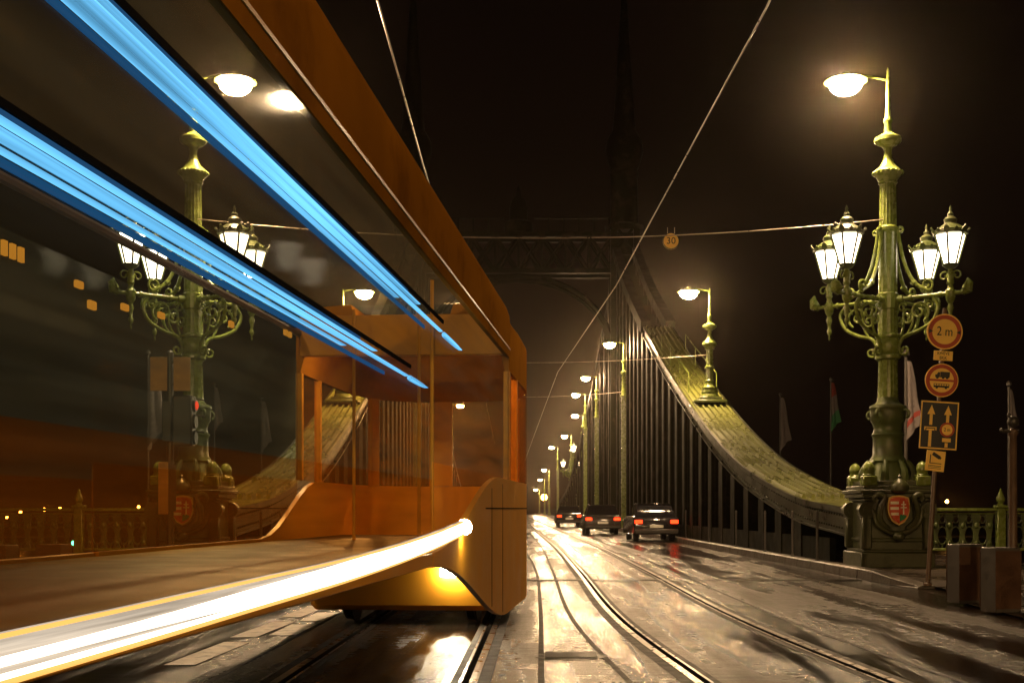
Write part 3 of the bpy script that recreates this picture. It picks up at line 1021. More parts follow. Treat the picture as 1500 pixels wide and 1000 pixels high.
truss(1, "dark right side truss of tall riveted posts and diagonals between the road and the river")
truss(-1, "dark left side truss of tall riveted posts seen through the tram windows")

# thin pale edge posts at the foot of the trusses
first = None
for s in (1, -1):
    for i, Y in enumerate((26.6, 29.0, 32.2, 36.4, 41.5, 47.0)):
        if first is None:
            mb = MB()
            mb.lathe([(.05, 0), (.05, .05), (.028, .07), (.028, 1.02), (.034, 1.04), (.02, 1.09), (.003, 1.10)], 10)
            first = mb.build("edge_post", "grey_steel")
            o = first
        else:
            o = first.copy(); COL.objects.link(o)
        o.location = (bx(Y, s * 6.02 + s * .02 * i), Y, .16)
        nth = ("nearest the pedestal", "second from the pedestal", "third from the pedestal", "fourth from the pedestal", "fifth from the pedestal", "farthest from the pedestal")[i]
        tag(o, "thin pale post at the foot of the %s truss, %s" % ("right" if s > 0 else "left", nth), "post", "thin posts along the trusses")

# ------------------------------------------------------------------ bridge tower (portal)
def tower():
    Y = 81.5
    t = thing("bridge_tower", "dark portal tower of the bridge with two spires and bird statues in the night mist", "bridge tower", (axis(Y), Y, 0))
    for s in (-1, 1):
        x = s * 7.0
        mb = MB()
        for dx in (-.75, .75):
            for dy in (-1.0, 1.0):
                mb.box(x + dx - .2, x + dx + .2, dy - .2, dy + .2, 0, 19.6)
        for z in range(0, 19, 2):
            for dy in (-1.0, 1.0):
                for sg in (-1, 1):
                    mb.tube([(x - sg * .75, dy, z), (x + sg * .75, dy, z + 2)], .09, 4)
            mb.box(x - .7, x + .7, -1.05, 1.05, z - .08, z + .08)
        mb.box(x - .8, x + .8, -.9, .9, 12, 19.4)
        mb.build("leg", "truss_paint", t, smooth=0)
        mb = MB()
        mb.lathe([(1.25, 19.6), (1.3, 20.0), (.95, 20.1), (.9, 23.2), (1.0, 23.4), (.9, 23.7), (1.05, 24.1), (1.28, 24.9), (1.2, 25.6), (.95, 26.1), (.8, 26.3), (.72, 27.2), (.62, 28.6), (.45, 31.2), (.28, 34.0), (.18, 35.6), (.25, 35.8), (.32, 36.1), (.2, 36.4), (.05, 36.6)], 16, c=(x, 0, 0))
        mb.build("spire", "truss_paint", t)
        # bird with spread wings on a small ball
        mb = MB()
        z0 = 32.2 + 4.4
        mb.ball((x, 0, z0 + .1), .32, 8)
        mb.tube([(x, .5, z0 + .15), (x, .25, z0 + .45), (x, 0, z0 + .7), (x, -.12, z0 + 1.02), (x, -.22, z0 + 1.12), (x, -.42, z0 + 1.07)], [.03, .17, .22, .12, .10, .02], 8)
        for sg in (-1, 1):
            up = [(0, .75), (.35, 1.0), (.8, 1.12), (1.35, .98), (1.28, .80), (1.05, .72), (.85, .62), (.6, .52), (.35, .40), (.1, .38)]
            poly = [(sg * a, b) for a, b in up]
            mb.prism(poly, .09, X=Matrix.Translation((x, -.02, z0)))
        mb.build("bird_statue", "dark_iron", t)
    mb = MB()
    for z in (16.9, 19.3):
        mb.box(-6.2, 6.2, -1.0, -.7, z - .16, z + .16)
        mb.box(-6.2, 6.2, .7, 1.0, z - .16, z + .16)
    n = 8
    for i in range(n):
        a = -6.2 + i * 12.4 / n; b = a + 12.4 / n
        for y in (-.85, .85):
            mb.tube([(a, y, 16.9), (b, y, 19.3)], .11, 4)
            mb.tube([(a, y, 19.3), (b, y, 16.9)], .11, 4)
            mb.box(a - .07, a + .07, y - .07, y + .07, 16.9, 19.3)
    for y in (-.85, .85):
        prev = None
        for i in range(17):
            a = pi * i / 16
            q = (-6.2 * cos(a), y, 11.6 + 5.0 * sin(a))
            if prev: mb.tube([prev, q], .16, 4)
            prev = q
    mb.build("portal_beam", "truss_paint", t, smooth=0)
    mb = MB()
    mb.lathe([(1.0, 19.5), (.95, 20.2), (.6, 20.4), (.62, 21.2), (.5, 21.7), (.2, 22.0), (.16, 22.3), (.02, 22.8)], 12)
    for i in range(13):
        x = -6 + i
        if abs(x) > 1.2: mb.box(x - .05, x + .05, -.05, .05, 19.5, 20.6)
    mb.box(-6, -1, -.04, .04, 20.5, 20.58); mb.box(1, 6, -.04, .04, 20.5, 20.58)
    mb.build("crowning_crest", "truss_paint", t)
    return t
tower()

# ------------------------------------------------------------------ river railings
def railing(side, label):
    s = side
    x0 = bx(26, s * 7.85)
    t = thing("river_railing", label, "railing", (x0, 26.0, 0.02), 0, "green railings beside the pedestals")
    n = 7; w = 1.9
    for i in range(n + 1):
        mb = MB()
        xx = s * i * w
        mb.box(xx - .09, xx + .09, -.09, .09, 0, 1.30, ch=.02)
        mb.lathe([(.09, 1.36), (.05, 1.40), (.085, 1.44), (.095, 1.50), (.06, 1.58), (.012, 1.70), (.002, 1.72)], 10, c=(xx, 0, 0))
        mb.box(xx - .12, xx + .12, -.12, .12, 1.30, 1.36, ch=.015)
        mb.build("post", "lime_paint", t)
    for i in range(n):
        mb = MB()
        a = s * i * w + s * .1; b = s * (i + 1) * w - s * .1
        lo, hi = min(a, b), max(a, b)
        m = 6
        for k in range(m):
            c = lo + (hi - lo) * (k + .5) / m
            # cast baluster: waisted leaf with a ring either side
            mb.loft([[(c + q * r, y, z) for q, y in ((-1, -.02), (1, -.02), (1, .02), (-1, .02))] for z, r in ((.44, .075), (.52, .055), (.64, .035), (.78, .05), (.92, .075), (1.02, .06), (1.12, .085), (1.17, .085))])
            mb.ball((c, -.015, .93), .05, 6, 1.5)
            mb.ball((c, -.015, .56), .04, 6, 1.3)
            d = (hi - lo) / m
            if k < m - 1:
                mb.tube(spiral((c + d / 2, 0, .72), .10, .10, 0, 1, (1, 0, 0), (0, 0, 1.9), 16), .014, 5)
                mb.tube(spiral((c + d / 2, 0, 1.06), .06, .06, 0, 1, (1, 0, 0), (0, 0, 1.3), 12), .013, 5)
                mb.tube([(c + d / 2, 0, .42), (c + d / 2, 0, .56)], .016, 5)
        mb.build("panel", "green_iron", t)
    mb = MB()
    for zz, hh, dd in ((1.235, .06, .075), (1.17, .025, .04), (.40, .05, .05)):
        lo, hi = (0.092, n * w - .092) if s > 0 else (-n * w + .092, -.092)
        for i in range(n):
            a = s * i * w + s * .095; b = s * (i + 1) * w - s * .095
            mb.box(min(a, b), max(a, b), -dd, dd, zz, zz + hh, ch=.008)
    mb.build("rail", "lime_paint", t)
    mb = MB()
    lo, hi = (0, n * w) if s > 0 else (-n * w, 0)
    for i in range(n):
        a = s * i * w + s * .095; b = s * (i + 1) * w - s * .095
        mb.box(min(a, b), max(a, b), -.06, .06, 0, .10)
    mb.build("plinth", "kerb_stone", t)
    return t
railing(1, "lime green cast iron railing behind the bollards, right of the crest pedestal")
railing(-1, "green cast iron railing by the left pedestal, behind the tram glass")

# ------------------------------------------------------------------ bollards, posts, signs
def bollard(label, loc, rz, face):
    t = thing("bollard", label, "bollard", loc, rz, "square steel bollards on the pavement")
    mb = MB()
    mb.cur = 0
    mb.box(-.17, .17, -.17, .17, 0, .80, ch=.012)
    mb.build("body", [face], t)
    mb = MB()
    for sx in (-1, 1):
        mb.box(-.176, .176, sx * .174 - .004, sx * .174 + .004, .05, .76)
    mb.build("cover_plate", "rust_steel", t)
    return t
bollard("grey and brown square bollard nearer the sign post, the left of the right-hand pair", (5.78, 16.7, .024), 0.18, "grey_steel")
bollard("rust brown square bollard next to the dark pole, the right of the right-hand pair", (5.72, 15.25, .024), 0.22, "grey_steel")
bollard("rust brown square bollard on the left pavement, behind the tram glass", (-6.55, 16.6, .024), -0.1, "rust_steel")
bollard("square bollard cut off by the left edge of the picture, behind the tram glass", (-7.15, 16.3, .024), -0.1, "grey_steel")

mb = MB()
t = thing("pavement_pole", "slim dark pole with a ball top at the right edge, behind the rust bollard", "pole", (5.9, 15.3, .024))
mb.lathe([(.09, 0), (.09, .06), (.052, .10), (.05, .9), (.044, 2.18), (.06, 2.2), (.06, 2.25), (.03, 2.27)], 14)
mb.build("post", "brown_iron", t)
mb = MB()
mb.ball((0, 0, 2.36), .075, 10)
mb.ball((-.06, -.02, 2.44), .03, 8)
mb.tube([(-.14, -.02, 2.24), (.06, -.02, 2.24)], .022, 8)
mb.ball((-.15, -.02, 2.25), .03, 8)
mb.build("knob", "dark_iron", t)

# sign post, leaning a little to the right
def sign_post():
    t = thing("sign_post", "leaning brown post stacked with traffic signs beside the right candelabra", "traffic sign", (6.32, 20.0, .05))
    t.rotation_euler = (0, radians(3.6), 0)
    mb = MB()
    mb.lathe([(.07, 0), (.07, .04), (.04, .06), (.038, 4.5), (.03, 4.52)], 12)
    mb.build("post", "brown_iron", t)
    I = Matrix.Translation
    def plate(name, mats, z, y=-.062):
        mb = MB()
        return mb
    # round width limit
    z = 4.13; r = .29
    mb = MB()
    mb.cur = 0; mb.disc((0, -.06, z), r, .012)
    mb.cur = 2; mb.ring((0, -.067, z), r - .02, r, .02)
    mb.cur = 1; mb.ring((0, -.066, z), r - .085, r - .02, .006)
    mb.cur = 3
    for sg in (-1, 1):
        mb.prism([(sg * .255, z - .035), (sg * .255, z + .035), (sg * .19, z)], .006, X=I((0, -.070, 0)))
    for zz in (z - .1, z + .1):
        mb.tube([(-.05, -.02, zz), (.05, -.02, zz)], .02, 6)
    sg = mb.build("width_limit_sign", ["sign_face", "sign_red", "sign_face", "sign_black"], t)
    text("lettering", "2 m", .21, "sign_black", sg, I((0, -.067, z)), squeeze=.82)
    # small plate
    z = 3.74
    mb = MB()
    mb.box(-.155, .155, -.062, -.05, z - .078, z + .078, ch=.004)
    sg = mb.build("plate", "sign_face", t)
    text("lettering", "KIVÉVE\nBKK", .072, "sign_black", sg, I((0, -.065, z)), squeeze=.9)
    # no lorries and buses
    z = 3.34; r = .272
    mb = MB()
    mb.cur = 0; mb.disc((0, -.06, z), r, .012)
    mb.cur = 1; mb.ring((0, -.066, z), r - .075, r - .015, .006)
    mb.box(-(r - .075), r - .075, -.066, -.06, z - .016, z + .016)
    mb.cur = 2
    lor = lambda x0, x1, z0, z1: mb.box(x0, x1, -.066, -.060, z0, z1)
    lor(-.03, .125, z + .06, z + .14)
    mb.prism([(-.11, z + .055), (-.11, z + .09), (-.085, z + .095), (-.065, z + .13), (-.035, z + .13), (-.035, z + .055)], .006, X=I((0, -.066, 0)))
    lor(-.11, .12, z + .048, z + .06)
    for cx in (-.075, .02, .085):
        mb.disc((cx, -.067, z + .046), .022, .007, 14)
    lor(-.125, .125, z - .115, z - .085)
    lor(-.125, .125, z - .062, z - .055)
    for cx in (-.122, -.08, -.04, 0, .04, .08, .122):
        lor(cx - .004, cx + .004, z - .085, z - .06)
    for cx in (-.075, .075):
        mb.disc((cx, -.067, z - .117), .020, .007, 14)
    mb.build("lorry_bus_sign", ["sign_face", "sign_red", "sign_black"], t)
    # lane panel
    z = 2.61
    mb = MB()
    w, h = .31, .395
    mb.cur = 0; mb.box(-w, w, -.062, -.05, z - h, z + h, ch=.004)
    mb.cur = 1
    for (x0, x1, z0, z1) in ((-w + .005, w - .005, z + h - .03, z + h - .008), (-w + .005, w - .005, z - h + .008, z - h + .03), (-w + .005, -w + .025, z - h + .031, z + h - .031), (w - .025, w - .005, z - h + .031, z + h - .031)):
        mb.box(x0, x1, -.067, -.061, z0, z1)
    for cx in (-.135, .135):
        mb.prism([(cx - .062, z + .175), (cx, z + .325), (cx + .062, z + .175)], .006, X=I((0, -.067, 0)))
        mb.box(cx - .024, cx + .024, -.067, -.061, z + .0, z + .174)
    mb.box(-.135 - .024, -.135 + .024, -.067, -.061, z - .35, z - .09)
    mb.box(-.235, -.035, -.067, -.061, z - .045, z - .03)
    mb.box(-.235, -.215, -.067, -.061, z - .085, z - .046)
    mb.box(-.055, -.035, -.067, -.061, z - .085, z - .046)
    mb.box(-.2, -.07, -.067, -.061, z - .088, z - .06)
    mb.box(.135 - .024, .135 + .024, -.067, -.061, z - .35, z - .28)
    mb.box(.135 - .07, .135 + .07, -.067, -.061, z - .265, z - .20)
    mb.disc((.135, -.068, z - .065), .118, .007, 28)
    mb.cur = 2
    mb.ring((.135, -.074, z - .065), .088, .118, .006, 28)
    sg = mb.build("lane_sign", ["sign_navy", "sign_face", "sign_red"], t)
    text("lettering", "2 m", .08, "sign_black", sg, I((.135, -.071, z - .065)), squeeze=.85)
    # camera notice
    z = 2.03
    mb = MB()
    X = Matrix.Translation((-.02, 0, z)) @ Matrix.Rotation(radians(3), 4, 'Y')
    mb.cur = 0; mb.box(-.155, .155, -.062, -.05, -.165, .165, X=X, ch=.004)
    mb.cur = 1
    X2 = X @ Matrix.Translation((.01, 0, .085)) @ Matrix.Rotation(radians(28), 4, 'Y')
    mb.box(-.075, .065, -.067, -.061, -.028, .028, X=X2)
    mb.box(.067, .085, -.067, -.061, -.016, .016, X=X2)
    mb.box(-.095, -.08, -.067, -.061, -.03, .10, X=X)
    mb.box(-.095, .10, -.067, -.061, -.045, -.032, X=X)
    for q in (-.075, -.095, -.12):
        mb.box(-.11, .10, -.066, -.061, q - .005, q + .003, X=X)
    mb.build("camera_notice", ["sign_face", "sign_black"], t)
sign_post()

# hanging 30 sign on the span wire
def sign30():
    Y = 24.4
    x = (983 - 790) / 1800 * Y
    z = CAM_H + (745 - 353) / 1800 * Y
    t = thing("speed_sign", "small round sign reading 30 hung on the wire across the road", "speed sign", (x, Y, z))
    mb = MB()
    mb.cur = 0; mb.disc((0, 0, 0), .165, .014, 30)
    mb.cur = 1; mb.ring((0, -.006, 0), .150, .165, .006, 30)
    o = mb.build("plate", ["sign_face", "sign_black"], t)
    text("lettering", "30", .19, "sign_black", o, Matrix.Translation((0, -.004, 0)))
    mb = MB()
    mb.tube([(-.07, .007, .13), (-.07, .007, .27)], .007, 5)
    mb.tube([(.07, .007, .13), (.07, .007, .27)], .007, 5)
    mb.build("hanger", "wire", t)
sign30()

# traffic signal on the left pavement
def signal():
    t = thing("traffic_signal", "dark traffic light post with two amber plates and a red light, before the left candelabra", "traffic light", (-6.4, 21.3, .06))
    mb = MB()
    mb.lathe([(.13, 0), (.13, .05), (.07, .12), (.062, 1.0), (.06, 3.95), (.03, 3.98)], 14)
    mb.build("post", "dark_iron", t)
    for sg in (-1, 1):
        mb = MB()
        x = sg * .20 + .02
        mb.box(x - .145, x + .145, -.06, -.045, 3.28, 3.86, ch=.004)
        mb.build("plate", "sign_back", t)
    mb = MB()
    for z in (3.4, 3.78):
        mb.box(-.3, .34, -.044, -.02, z - .02, z + .02)
    for z in (2.5, 2.95):
        mb.tube([(0, 0, z), (.14, -.02, z)], .025, 6)
    mb.build("bracket", "dark_iron", t)
    h = MB()
    h.box(.08, .42, -.17, .13, 2.32, 3.2, ch=.03)
    for i in range(3):
        z = 3.03 - i * .28
        h.tube([(.42, -.02, z), (.46, -.02, z)], .115, 14)
        h.tube([(.42, -.02, z + .115), (.60, -.02, z + .09)], .012, 5)
    h.box(-.10, .07, -.16, .10, 2.40, 3.1, ch=.02)
    hs = h.build("housing", "tram_dark", t)
    q = MB()
    q.lathe([(.075, .0), (.075, .01), (.04, .03), (.003, .038)], 14, X=Matrix.Translation((.462, -.02, 3.03)) @ Matrix.Rotation(pi / 2, 4, 'Y'))
    q.build("red_lens", "signal_red", hs)
    q = MB()
    q.box(-.18, -.01, -.085, -.07, 1.15, 2.05, ch=.004)
    q.build("side_plate", "sign_back", t)
    q = MB()
    q.box(.01, .13, -.095, -.08, 1.2, 2.0, ch=.004)
    q.build("side_plate", "rust_steel", t)
signal()

# ------------------------------------------------------------------ flags
def flag(label, x, y, ztop, h, kind, ground):
    t = thing("flag", label, "flag", (x, y, ground), 0, "limp wet flags on poles beyond the railings")
    mb = MB()
    H = ztop - ground
    mb.lathe([(.06, 0), (.055, H * .5), (.04, H), (.09, H + .04), (.09, H + .12), (.01, H + .2)], 8)
    mb.build("pole", "grey_steel", t)
    mb = MB()
    n = 18
    rr = []
    rows = 14
    for i in range(rows):
        f = i / (rows - 1)
        wd = h * (.035 + .075 * f ** .8)
        z = H - .1 - f * h
        ring = []
        for j in range(n):
            a = 2 * pi * j / n
            fold = 1 + .35 * sin(3 * a + 2 * f) + .15 * sin(5 * a - 3 * f)
            ring.append((wd * .8 + wd * cos(a) * fold * (1 if cos(a) > 0 else .8), wd * .5 * sin(a) * fold, z + .12 * h * f * cos(a)))
        rr.append(ring)
    for i in range(rows - 1):
        if kind == 'tri':
            mb.cur = 0 if i < 4 else (1 if i < 9 else 2)
        else:
            mb.cur = 1 if not (kind == 'red' and i in (10,)) else 0
        mb.loft([rr[i], rr[i + 1]], caps=False)
    mb.build("cloth", ["flag_red", "flag_white", "flag_green"], t, smooth=60)
    return t
def px(x, y, Y):
    return (x - 790) / 1800 * Y, CAM_H + (745 - y) / 1800 * Y
X_, Z_ = px(1327, 523, 30); flag("limp white flag with red marks just behind the right candelabra", X_, 30, Z_, 1.75, 'red', RIVER)
X_, Z_ = px(1143, 580, 70); flag("limp white flag beyond the right chain, left of the tricolour", X_, 70, Z_, 2.7, 'w', RIVER)
X_, Z_ = px(1217, 558, 70); flag("limp red white and green tricolour flag beyond the right chain", X_, 70, Z_, 2.5, 'tri', RIVER)
X_, Z_ = px(1478, 566, 40); flag("pale flag behind the slim dark pole at the right edge", X_, 40, Z_, 1.3, 'w', RIVER)
X_, Z_ = px(217, 520, 45); flag("pale flag on a thin pole left of the traffic light, behind the tram glass", X_, 45, Z_, 3.0, 'w', RIVER)
X_, Z_ = px(314, 565, 70); flag("pale flag just right of the left candelabra, behind the tram glass", X_, 70, Z_, 2.2, 'w', RIVER)
X_, Z_ = px(383, 585, 70); flag("pale flag beside the left chain, behind the tram glass", X_, 70, Z_, 2.6, 'w', RIVER)

# ------------------------------------------------------------------ wires
def wire(label, pts, r=.011):
    mb = MB()
    mb.tube(pts, r, 6)
    tag(mb.build("overhead_wire", "wire"), label, "wire", "overhead tram wires")
wire("tram wire running over the right track from the top of the picture", [(2.0 + .0 * 1, 2, 5.75), (2.02, 10.9, 5.75), (1.52, 24.4, 5.72), (.60, 40, 5.75), (.20, 55, 5.75), (-.6, 86, 5.8), (-3, 180, 5.8)])
wire("tram wire running over the left track above the tram", [(-1.42, 2, 5.75), (-1.42, 10.9, 5.75), (-1.5, 16, 5.73), (-1.6, 30, 5.75), (-2.2, 50, 5.75), (-3.1, 86, 5.8)])
def span(label, Y, z, sag, r=.012, t0=6.85):
    pts = []
    for i in range(25):
        f = i / 24
        pts.append((bx(Y, -t0 + 2 * t0 * f), Y, z - sag * 4 * f * (1 - f)))
    wire(label, pts, r)
span("span wire between the two big candelabra carrying the 30 sign", 24.4, 7.05, .38)
span("span wire between the two chain lamps", 46.7, 7.15, .3, .014)
span("span wire between the first pole lamps", 72.6, 8.2, .3, .016, 6.0)
mb = MB()
for s in (-1, 1):
    for q in (.9, 1.02):
        f = .5 + s * (.5 - q / 13.7)
        z = 7.05 - .38 * 4 * f * (1 - f)
        mb.ball((bx(24.4, s * (6.85 - q)), 24.4, z), .045, 8)
    tagp = mb
tag(mb.build("wire_insulator", "grey_steel"), "small insulators on the span wire near each big candelabra", "insulator")

# ------------------------------------------------------------------ lights across the river
def far_lamp(label, x, y, Y, m, r):
    X_, Z_ = px(x, y, Y)
    t = thing("quay_lamp", label, "quay lamp", (X_, Y, -6.0 if Y > 318 else RIVER), 0, "small lights across the river")
    base = -6.0 if Y > 318 else RIVER
    mb = MB(); mb.lathe([(.12, 0), (.06, .3), (.05, Z_ - base - r)], 8)
    mb.build("post", "dark_iron", t)
    mb = MB(); mb.ball((0, 0, Z_ - base), r, 8)
    mb.build("globe", m, t)
far_lamp("orange light across the river above the right railing, next to the sign post", 1387, 734, 330, "amber_lamp", .45)
far_lamp("faint orange light across the river through the right railing", 1411, 757, 325, "amber_lamp", .3)
far_lamp("orange light across the river over the left railing, third from the left edge", 65, 746, 330, "amber_lamp", .45)
far_lamp("orange light across the river over the left railing, nearest the picture's left edge", 10, 757, 322, "amber_lamp", .35)
far_lamp("orange light across the river over the left railing, second from the left edge", 30, 749, 330, "amber_lamp", .4)
far_lamp("orange light across the river over the left railing, fourth from the left edge", 88, 745, 330, "amber_lamp", .45)
far_lamp("orange light across the river over the left railing, next to the left candelabra", 203, 742, 330, "amber_lamp", .4)
far_lamp("green river light low behind the left railing", 108, 795, 180, "green_lamp", .35)
far_lamp("yellow light at the far bridge end beside the tram's edge", 797, 728, 322, "amber_lamp", .8)

# ------------------------------------------------------------------ cars with their tail lamps lit
def car(label, x, y, rz, paint, k=1.0):
    t = thing("parked_car", label, "car", (x, y, .012), rz, "cars driving away over the bridge")
    mb = MB()
    # rounded side profile swept across the width (y = forward)
    sec = [(-2.1, .30), (-2.16, .55), (-2.12, .82), (-2.0, .95), (-1.2, 1.0), (1.0, .98), (1.9, .86), (2.12, .66), (2.14, .42), (2.0, .26)]
    rr = []
    for xx, sc in ((-.87, .90), (-.89, .97), (-.84, 1.0), (0, 1.015), (.84, 1.0), (.89, .97), (.87, .90)):
        rr.append([(xx, yy * (.985 if abs(xx) > .86 else 1), .62 + (zz - .62) * sc) for yy, zz in sec])
    mb.loft(rr)
    b = mb.build("body", paint, t, smooth=50)
    mb = MB()
    lo = [(-1.85, .97), (1.15, .97)]
    cab = [(-1.92, .96, .80), (-1.45, 1.42, .66), (-1.2, 1.48, .64), (.1, 1.48, .64), (.95, .97, .78)]
    rr = []
    for yy, zz, hw in cab:
        rr.append([(-hw, yy, zz), (hw, yy, zz), (hw + .05, yy, .9), (-hw - .05, yy, .9)])
    mb.loft(rr)
    c = mb.build("cabin", "car_glass", t, smooth=50)
    mb = MB()
    mb.box(-.63, .63, -1.42, .15, 1.482, 1.505, ch=.008)
    mb.build("roof", paint, t)
    for sx in (-1, 1):
        for yy in (-1.3, 1.32):
            w = MB()
            X = Matrix.Translation((sx * .72, yy, .31)) @ Matrix.Rotation(pi / 2, 4, 'Y')
            w.lathe([(.2, -.10), (.29, -.10), (.31, -.07), (.31, .07), (.29, .10), (.2, .10)], 20, X=X)
            w.build("wheel", "tyre", t)
        q = MB()
        q.box(sx * .70 - .15, sx * .70 + .15, -2.19, -2.10, .72, .86, ch=.02)
        q.build("tail_lamp", "tail_red", t)
    q = MB(); q.box(-.26, .26, -2.20, -2.16, .55, .66, ch=.004)
    q.build("number_plate", "plate_white", t)
    q = MB(); q.box(-.85, .85, -2.21, -2.1, .32, .5, ch=.03)
    q.build("bumper", "tram_dark", t)
    return t
car("dark car with lit red tail lamps nearest the right kerb of the bridge", 4.5, 50, .03, "car_black")
car("grey car with lit red tail lamps further along the bridge, behind the dark car", 3.1, 63, .025, "car_grey")
car("small far car with red tail lamps, last of the three on the bridge", 2.05, 88, .025, "car_black")

# ------------------------------------------------------------------ the tram
def tram():
    ang = -math.atan(.075)
    t = thing("tram", "long amber yellow glass-sided tram with blue light streaks and a white headlight streak shaped as glowing bars", "tram", (-1.35, 0, 0), ang)
    W = 2.4
    Y0, Y1 = -7.0, 13.6        # glazed part
    YN = 17.5                  # tip of the rounded end
    # outline of the rounded end in plan, from the right side round to the left
    def outline(yst, inset=0.0, n=26):
        pts = []
        R = 1.2 - inset
        yc = 15.4
        L = YN - inset - yc
        ys = [yst + (yc - yst) * i / 24 for i in range(24)]
        for y in ys: pts.append((-inset, y))
        for i in range(n + 1):
            a = pi * i / n
            c, s_ = cos(a), sin(a)
            q = .62
            pts.append((-1.2 + R * math.copysign(abs(c) ** q, c), yc + L * abs(s_) ** .75))
        for y in reversed(ys): pts.append((-W + inset, y))
        return pts
    def skin(name, mats, yst, zf, sidef=None, parent=t, thick=.05, inward=0.0):
        """closed wall with thickness that follows the outline; zf(y, k) gives (z0, z1)"""
        o_ = outline(yst)
        i_ = outline(yst, thick)
        mb = MB()
        rr = []
        for (xo, yo), (xi, yi) in zip(o_, i_):
            z0, z1 = zf(xo, yo)
            rr.append([(xo, yo, z0), (xo, yo, z1), (xi, yi, z1), (xi, yi, z0)])
        mb.loft(rr)
        return mb.build(name, mats, parent, smooth=50)
    def zskirt(y):
        return .90 - .73 * sm(8.4, 13.4, y)
    def sm(a, b, y):
        f = max(0, min(1, (y - a) / (b - a)))
        return f * f * (3 - 2 * f)
    def zwall(x, y):
        if x > -1.2:
            return (zskirt(y), 1.0 + .62 * sm(8.4, 12.6, y))
        return (.90 - .73 * sm(12.0, 14.6, y), 1.0 + .62 * sm(12.2, 14.4, y))
    body = skin("body_shell", "amber_paint", 8.4, zwall)
    # upper header of the rounded end
    o_ = outline(13.62)
    mb = MB()
    rr = []
    for (xo, yo) in o_:
        cx, cy = -1.2, min(yo, 15.0)
        def sh(d):
            v = Vector((xo - cx, yo - cy, 0)); L = v.length
            v = v * ((L - d) / L)
            return cx + v.x, cy + v.y
        a = sh(0); b = sh(.0); c = sh(.12); d = sh(.62); e = sh(.66); f = sh(.14); g = sh(.05)
        rr.append([(a[0], a[1], 2.82), (a[0], a[1], 3.02), (b[0], b[1], 3.36), (c[0], c[1], 3.54), (d[0], d[1], 3.58), (e[0], e[1], 3.46), (f[0], f[1], 3.2), (g[0], g[1], 2.82)])
    mb.loft(rr)
    mb.build("end_header", "amber_matte", t, smooth=60)
    skin("end_window", "pane_nose", 13.62, lambda x, y: (1.623, 2.818), thick=.02)
    # pillars of the rounded end
    op = outline(13.62)
    for idx in (0, 12, 30, 37, 44, 62, 73):
        x, y = op[idx]; x2, y2 = op[idx + 1]
        mb = MB()
        d = Vector((x2 - x, y2 - y, 0)); nrm = Vector((-d.y, d.x, 0)).normalized()
        p = Vector((x, y, 0)) - nrm * .004; q = Vector((x2, y2, 0)) - nrm * .004
        mb.loft([[p + Vector((0, 0, z)), q + Vector((0, 0, z)), q + nrm * .07 + Vector((0, 0, z)), p + nrm * .07 + Vector((0, 0, z))] for z in (1.622, 2.819)])
        mb.build("pillar", "amber_paint", t, smooth=0)
    # floor and underframe
    mb = MB()
    mb.box(-W + .03, -.03, Y0, 15.6, .91, .97)
    mb.build("floor", "tram_floor", t, smooth=0)
    mb = MB()
    mb.box(-.028, .0, Y0, 8.38, .91, 1.0, ch=.006)
    mb.build("sill", "amber_paint", t)
    mb = MB()
    mb.box(-W, -W + .028, Y0, 8.38, .91, 1.0, ch=.006)
    mb.build("sill", "amber_paint", t)
    # bogies
    for yc in (15.2, -3.6):
        mb = MB()
        for sx in (-1.2 - .95, -1.2 + .95):
            mb.box(sx - .09, sx + .09, yc - 1.35, yc + 1.35, .42, .62, ch=.03)
        mb.box(-2.0, -.4, yc - .3, yc + .3, .45, .7, ch=.03)
        b = mb.build("bogie", "tram_dark", t)
        for sx in (-1.2 - .7175, -1.2 + .7175):
            for dy in (-.9, .9):
                w = MB()
                w.lathe([(.1, -.07), (.3, -.07), (.33, -.05), (.33, .03), (.36, .045), (.36, .065), (.1, .065)], 24, X=Matrix.Translation((sx, yc + dy, .345)) @ Matrix.Rotation(pi / 2, 4, 'Y'))
                w.build("wheel", "dark_iron", b)
    for zz in (1.30,):       # dark seams and bumper line round the end
        o_ = outline(11.4, -.004); i_ = outline(11.4, .004)
        mb = MB()
        mb.loft([[(a[0], a[1], zz), (a[0], a[1], zz + .012), (b[0], b[1], zz + .012), (b[0], b[1], zz)] for a, b in zip(o_, i_)])
        mb.build("seam", "black", t)
    mb = MB()
    mb.box(-2.28, -.12, 13.75, 16.7, .16, .90, ch=.06)
    mb.build("bogie_cover", "amber_paint", t)
    mb = MB()
    for yy in (11.9, 12.9):      # door edges
        mb.box(-.02, .004, yy, yy + .014, zskirt(yy) + .03, 1.56 if yy > 12.5 else 1.5)
    mb.build("door_seam", "black", t, smooth=0)
    mb = MB(); mb.box(-.78, -.50, 13.68, 13.745, .54, .66, ch=.012)
    mb.build("end_lamp", "road_glow_lamp", t)  # added lamp hidden by the skirt, puts a glow on the road
    # side glass
    for side in (0, 1):
        x = -.012 if side == 0 else -W + .012
        mb = MB(); mb.box(x - .006, x + .006, Y0, 8.38, 1.002, 1.50)
        if side == 1: mb.box(x - .006, x + .006, 8.382, 13.6, 1.002, 1.62)
        mb.build("window", "pane_amber", t, smooth=0)
        mb = MB(); mb.box(x - .006, x + .006, 8.40, 13.6, 1.623, 2.97) if False else mb.box(x - .006, x + .006, Y0, 13.6, 1.624, 2.97)
        mb.build("window", "pane_teal", t, smooth=0)
        mb = MB(); mb.box(x - .005, x + .005, Y0, 8.38, 1.502, 1.622)
        mb.build("window", "pane_teal", t, smooth=0)
    mb = MB(); mb.box(-W + .12, -.36, Y0, 13.2, 3.50, 3.515)
    mb.build("roof_glass", "pane_roof", t, smooth=0)
